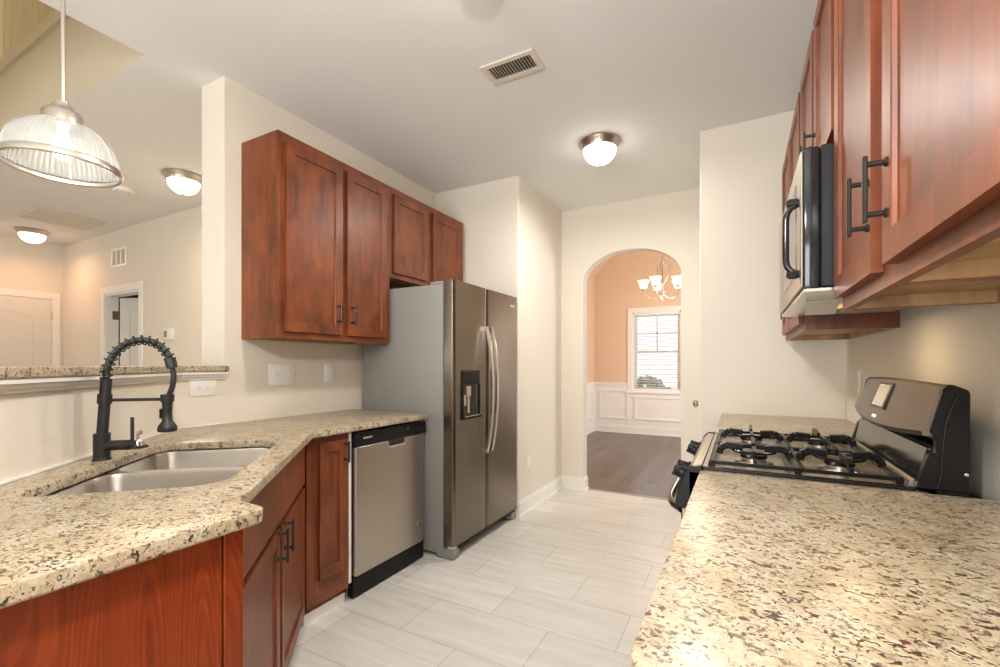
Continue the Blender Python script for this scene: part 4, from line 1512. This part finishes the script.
# plates on the walls (drawn facing +X with y along the wall, turned about z)
def plate(name, label, cat, loc, rotz, w_, h_, kind, group):
    root = thing(name, label, cat, loc, rotz, group)
    po = MB().box(0.0005, 0.006, -w_ / 2, w_ / 2, -h_ / 2, h_ / 2, 0.003, 2).obj('cover_plate', 'white', root)
    if kind == 'toggle3':
        for k, up in ((-1, 1), (0, -1), (1, -1)):
            MB().box(0.0055, 0.0075, k * 0.046 - 0.006, k * 0.046 + 0.006, -0.013, 0.013).obj('toggle_slot', 'white', root)
            MB().obox((0.012, k * 0.046, 0.005 * up), (1, 0, 0.5 * up), (0, 1, 0), 0.010, 0.0042, 0.0045).obj('toggle', 'white', root)
    elif kind == 'rocker':
        MB().box(0.0055, 0.009, -0.0165, 0.0165, -0.034, 0.034, 0.0015).obj('rocker', 'white', root)
    else:
        hz = kind == 'outlet_h'
        for s in (-1, 1):
            oc_ = (s * 0.0195, 0) if hz else (0, s * 0.0195)
            ro = MB().lathe([(0, 0.0085), (0.0155, 0.0085), (0.0165, 0.006), (0.0165, 0.005)], (0, oc_[0], oc_[1]), 18, axis=(1, 0, 0)).obj('receptacle', 'white', root)
            sl_ = MB()
            for d_ in (-0.006, 0.006):
                if hz:
                    sl_.box(0.008, 0.0092, oc_[0] - 0.006, oc_[0] + 0.003, d_ - 0.0012, d_ + 0.0012)
                else:
                    sl_.box(0.008, 0.0092, d_ - 0.0012, d_ + 0.0012, oc_[1] - 0.003, oc_[1] + 0.006)
            sl_.obj('slots', 'grey', ro)
    return root


plate('light_switch', 'triple white toggle switch plate under the tall left cabinet', 'switch', (XL, 1.735, 1.164), 0, 0.175, 0.122, 'toggle3', 'wall plates')
plate('light_switch', 'single white rocker switch next to the refrigerator', 'switch', (XL, 2.08, 1.166), 0, 0.078, 0.122, 'rocker', 'wall plates')
plate('wall_outlet', 'white horizontal outlet just under the end of the bar ledge', 'outlet', (XL, 1.292, 1.107), 0, 0.128, 0.083, 'outlet_h', 'wall plates')
plate('wall_outlet', 'white outlet low on the wall beyond the refrigerator', 'outlet', (-1.57, 3.445, 0.395), 0, 0.075, 0.118, 'outlet', 'wall plates')
plate('wall_outlet', 'pale outlet on the right wall behind the range, near the pantry corner', 'outlet', (XR, 2.86, 1.14), PI, 0.075, 0.118, 'outlet', 'wall plates')

# ------------------------------------------------------------------ chandelier
chx, chy, chz = -0.945, 6.45, 2.30
cd = thing('chandelier', 'bronze chandelier with five lit bell glass shades in the dining room', 'chandelier', (chx, chy, chz), world=True)
C3 = Vector((chx, chy, 0))
MB().lathe([(0, -0.20), (0.012, -0.19), (0.022, -0.17), (0.012, -0.145), (0.03, -0.12), (0.034, -0.09), (0.018, -0.06), (0.014, 0.0), (0.02, 0.03), (0.012, 0.06), (0.010, 0.30), (0.016, 0.32), (0, 0.33)], C3 + Vector((0, 0, chz)), 16).obj('stem', 'nickel', cd)
for k in range(3):
    a = 2 * PI * k / 3 + 0.4
    pts_ = []
    for r_, z in ((0.015, 0.02), (0.045, 0.07), (0.085, 0.16), (0.098, 0.23), (0.078, 0.29), (0.045, 0.30), (0.03, 0.27)):
        pts_.append(C3 + Vector((r_ * math.cos(a), r_ * math.sin(a), chz + z)))
    MB().tube(pts_, 0.006, 8).obj('scroll', 'nickel', cd)
for k in range(5):
    a = 2 * PI * k / 5 - 1.77
    e = Vector((math.cos(a), math.sin(a), 0))
    pts_ = [C3 + e * r_ + Vector((0, 0, chz + z)) for r_, z in ((0.02, -0.10), (0.08, -0.16), (0.16, -0.17), (0.225, -0.12), (0.245, -0.05))]
    ao = MB().tube(pts_, 0.006, 8).lathe([(0, -0.055), (0.028, -0.05), (0.024, -0.03), (0, -0.028)], C3 + e * 0.245 + Vector((0, 0, chz)), 16).obj('arm', 'nickel', cd)
    so = MB().lathe([(0.024, -0.032), (0.042, -0.020), (0.050, 0.0), (0.058, 0.04), (0.075, 0.072), (0.083, 0.08), (0.075, 0.075), (0.053, 0.040), (0.044, 0.0), (0.02, -0.026)], C3 + e * 0.245 + Vector((0, 0, chz)), 24).obj('glass_shade', 'chand', cd)
links = MB()
for k in range(9):
    z = chz + 0.34 + k * 0.045
    ring = [C3 + Vector((0.011 * math.cos(b_) * (k % 2), 0.011 * math.cos(b_) * (1 - k % 2), z + 0.026 * math.sin(b_))) for b_ in [2 * PI * j / 12 for j in range(13)]]
    links.tube(ring, 0.0028, 6, cap=False)
links.tube([C3 + Vector((0, 0, chz + 0.33)), C3 + Vector((0, 0, 3.71))], 0.0022, 6)
links.lathe([(0, 3.72), (0.06, 3.719), (0.05, 3.70), (0, 3.69)], C3, 20)
links.obj('chain', 'nickel', cd)
lc = point('light', (0, 0, 0.22), 34, (1.0, 0.74, 0.52), 0.2)
lc.parent = cd
lc.location = (0, 0, -0.42)
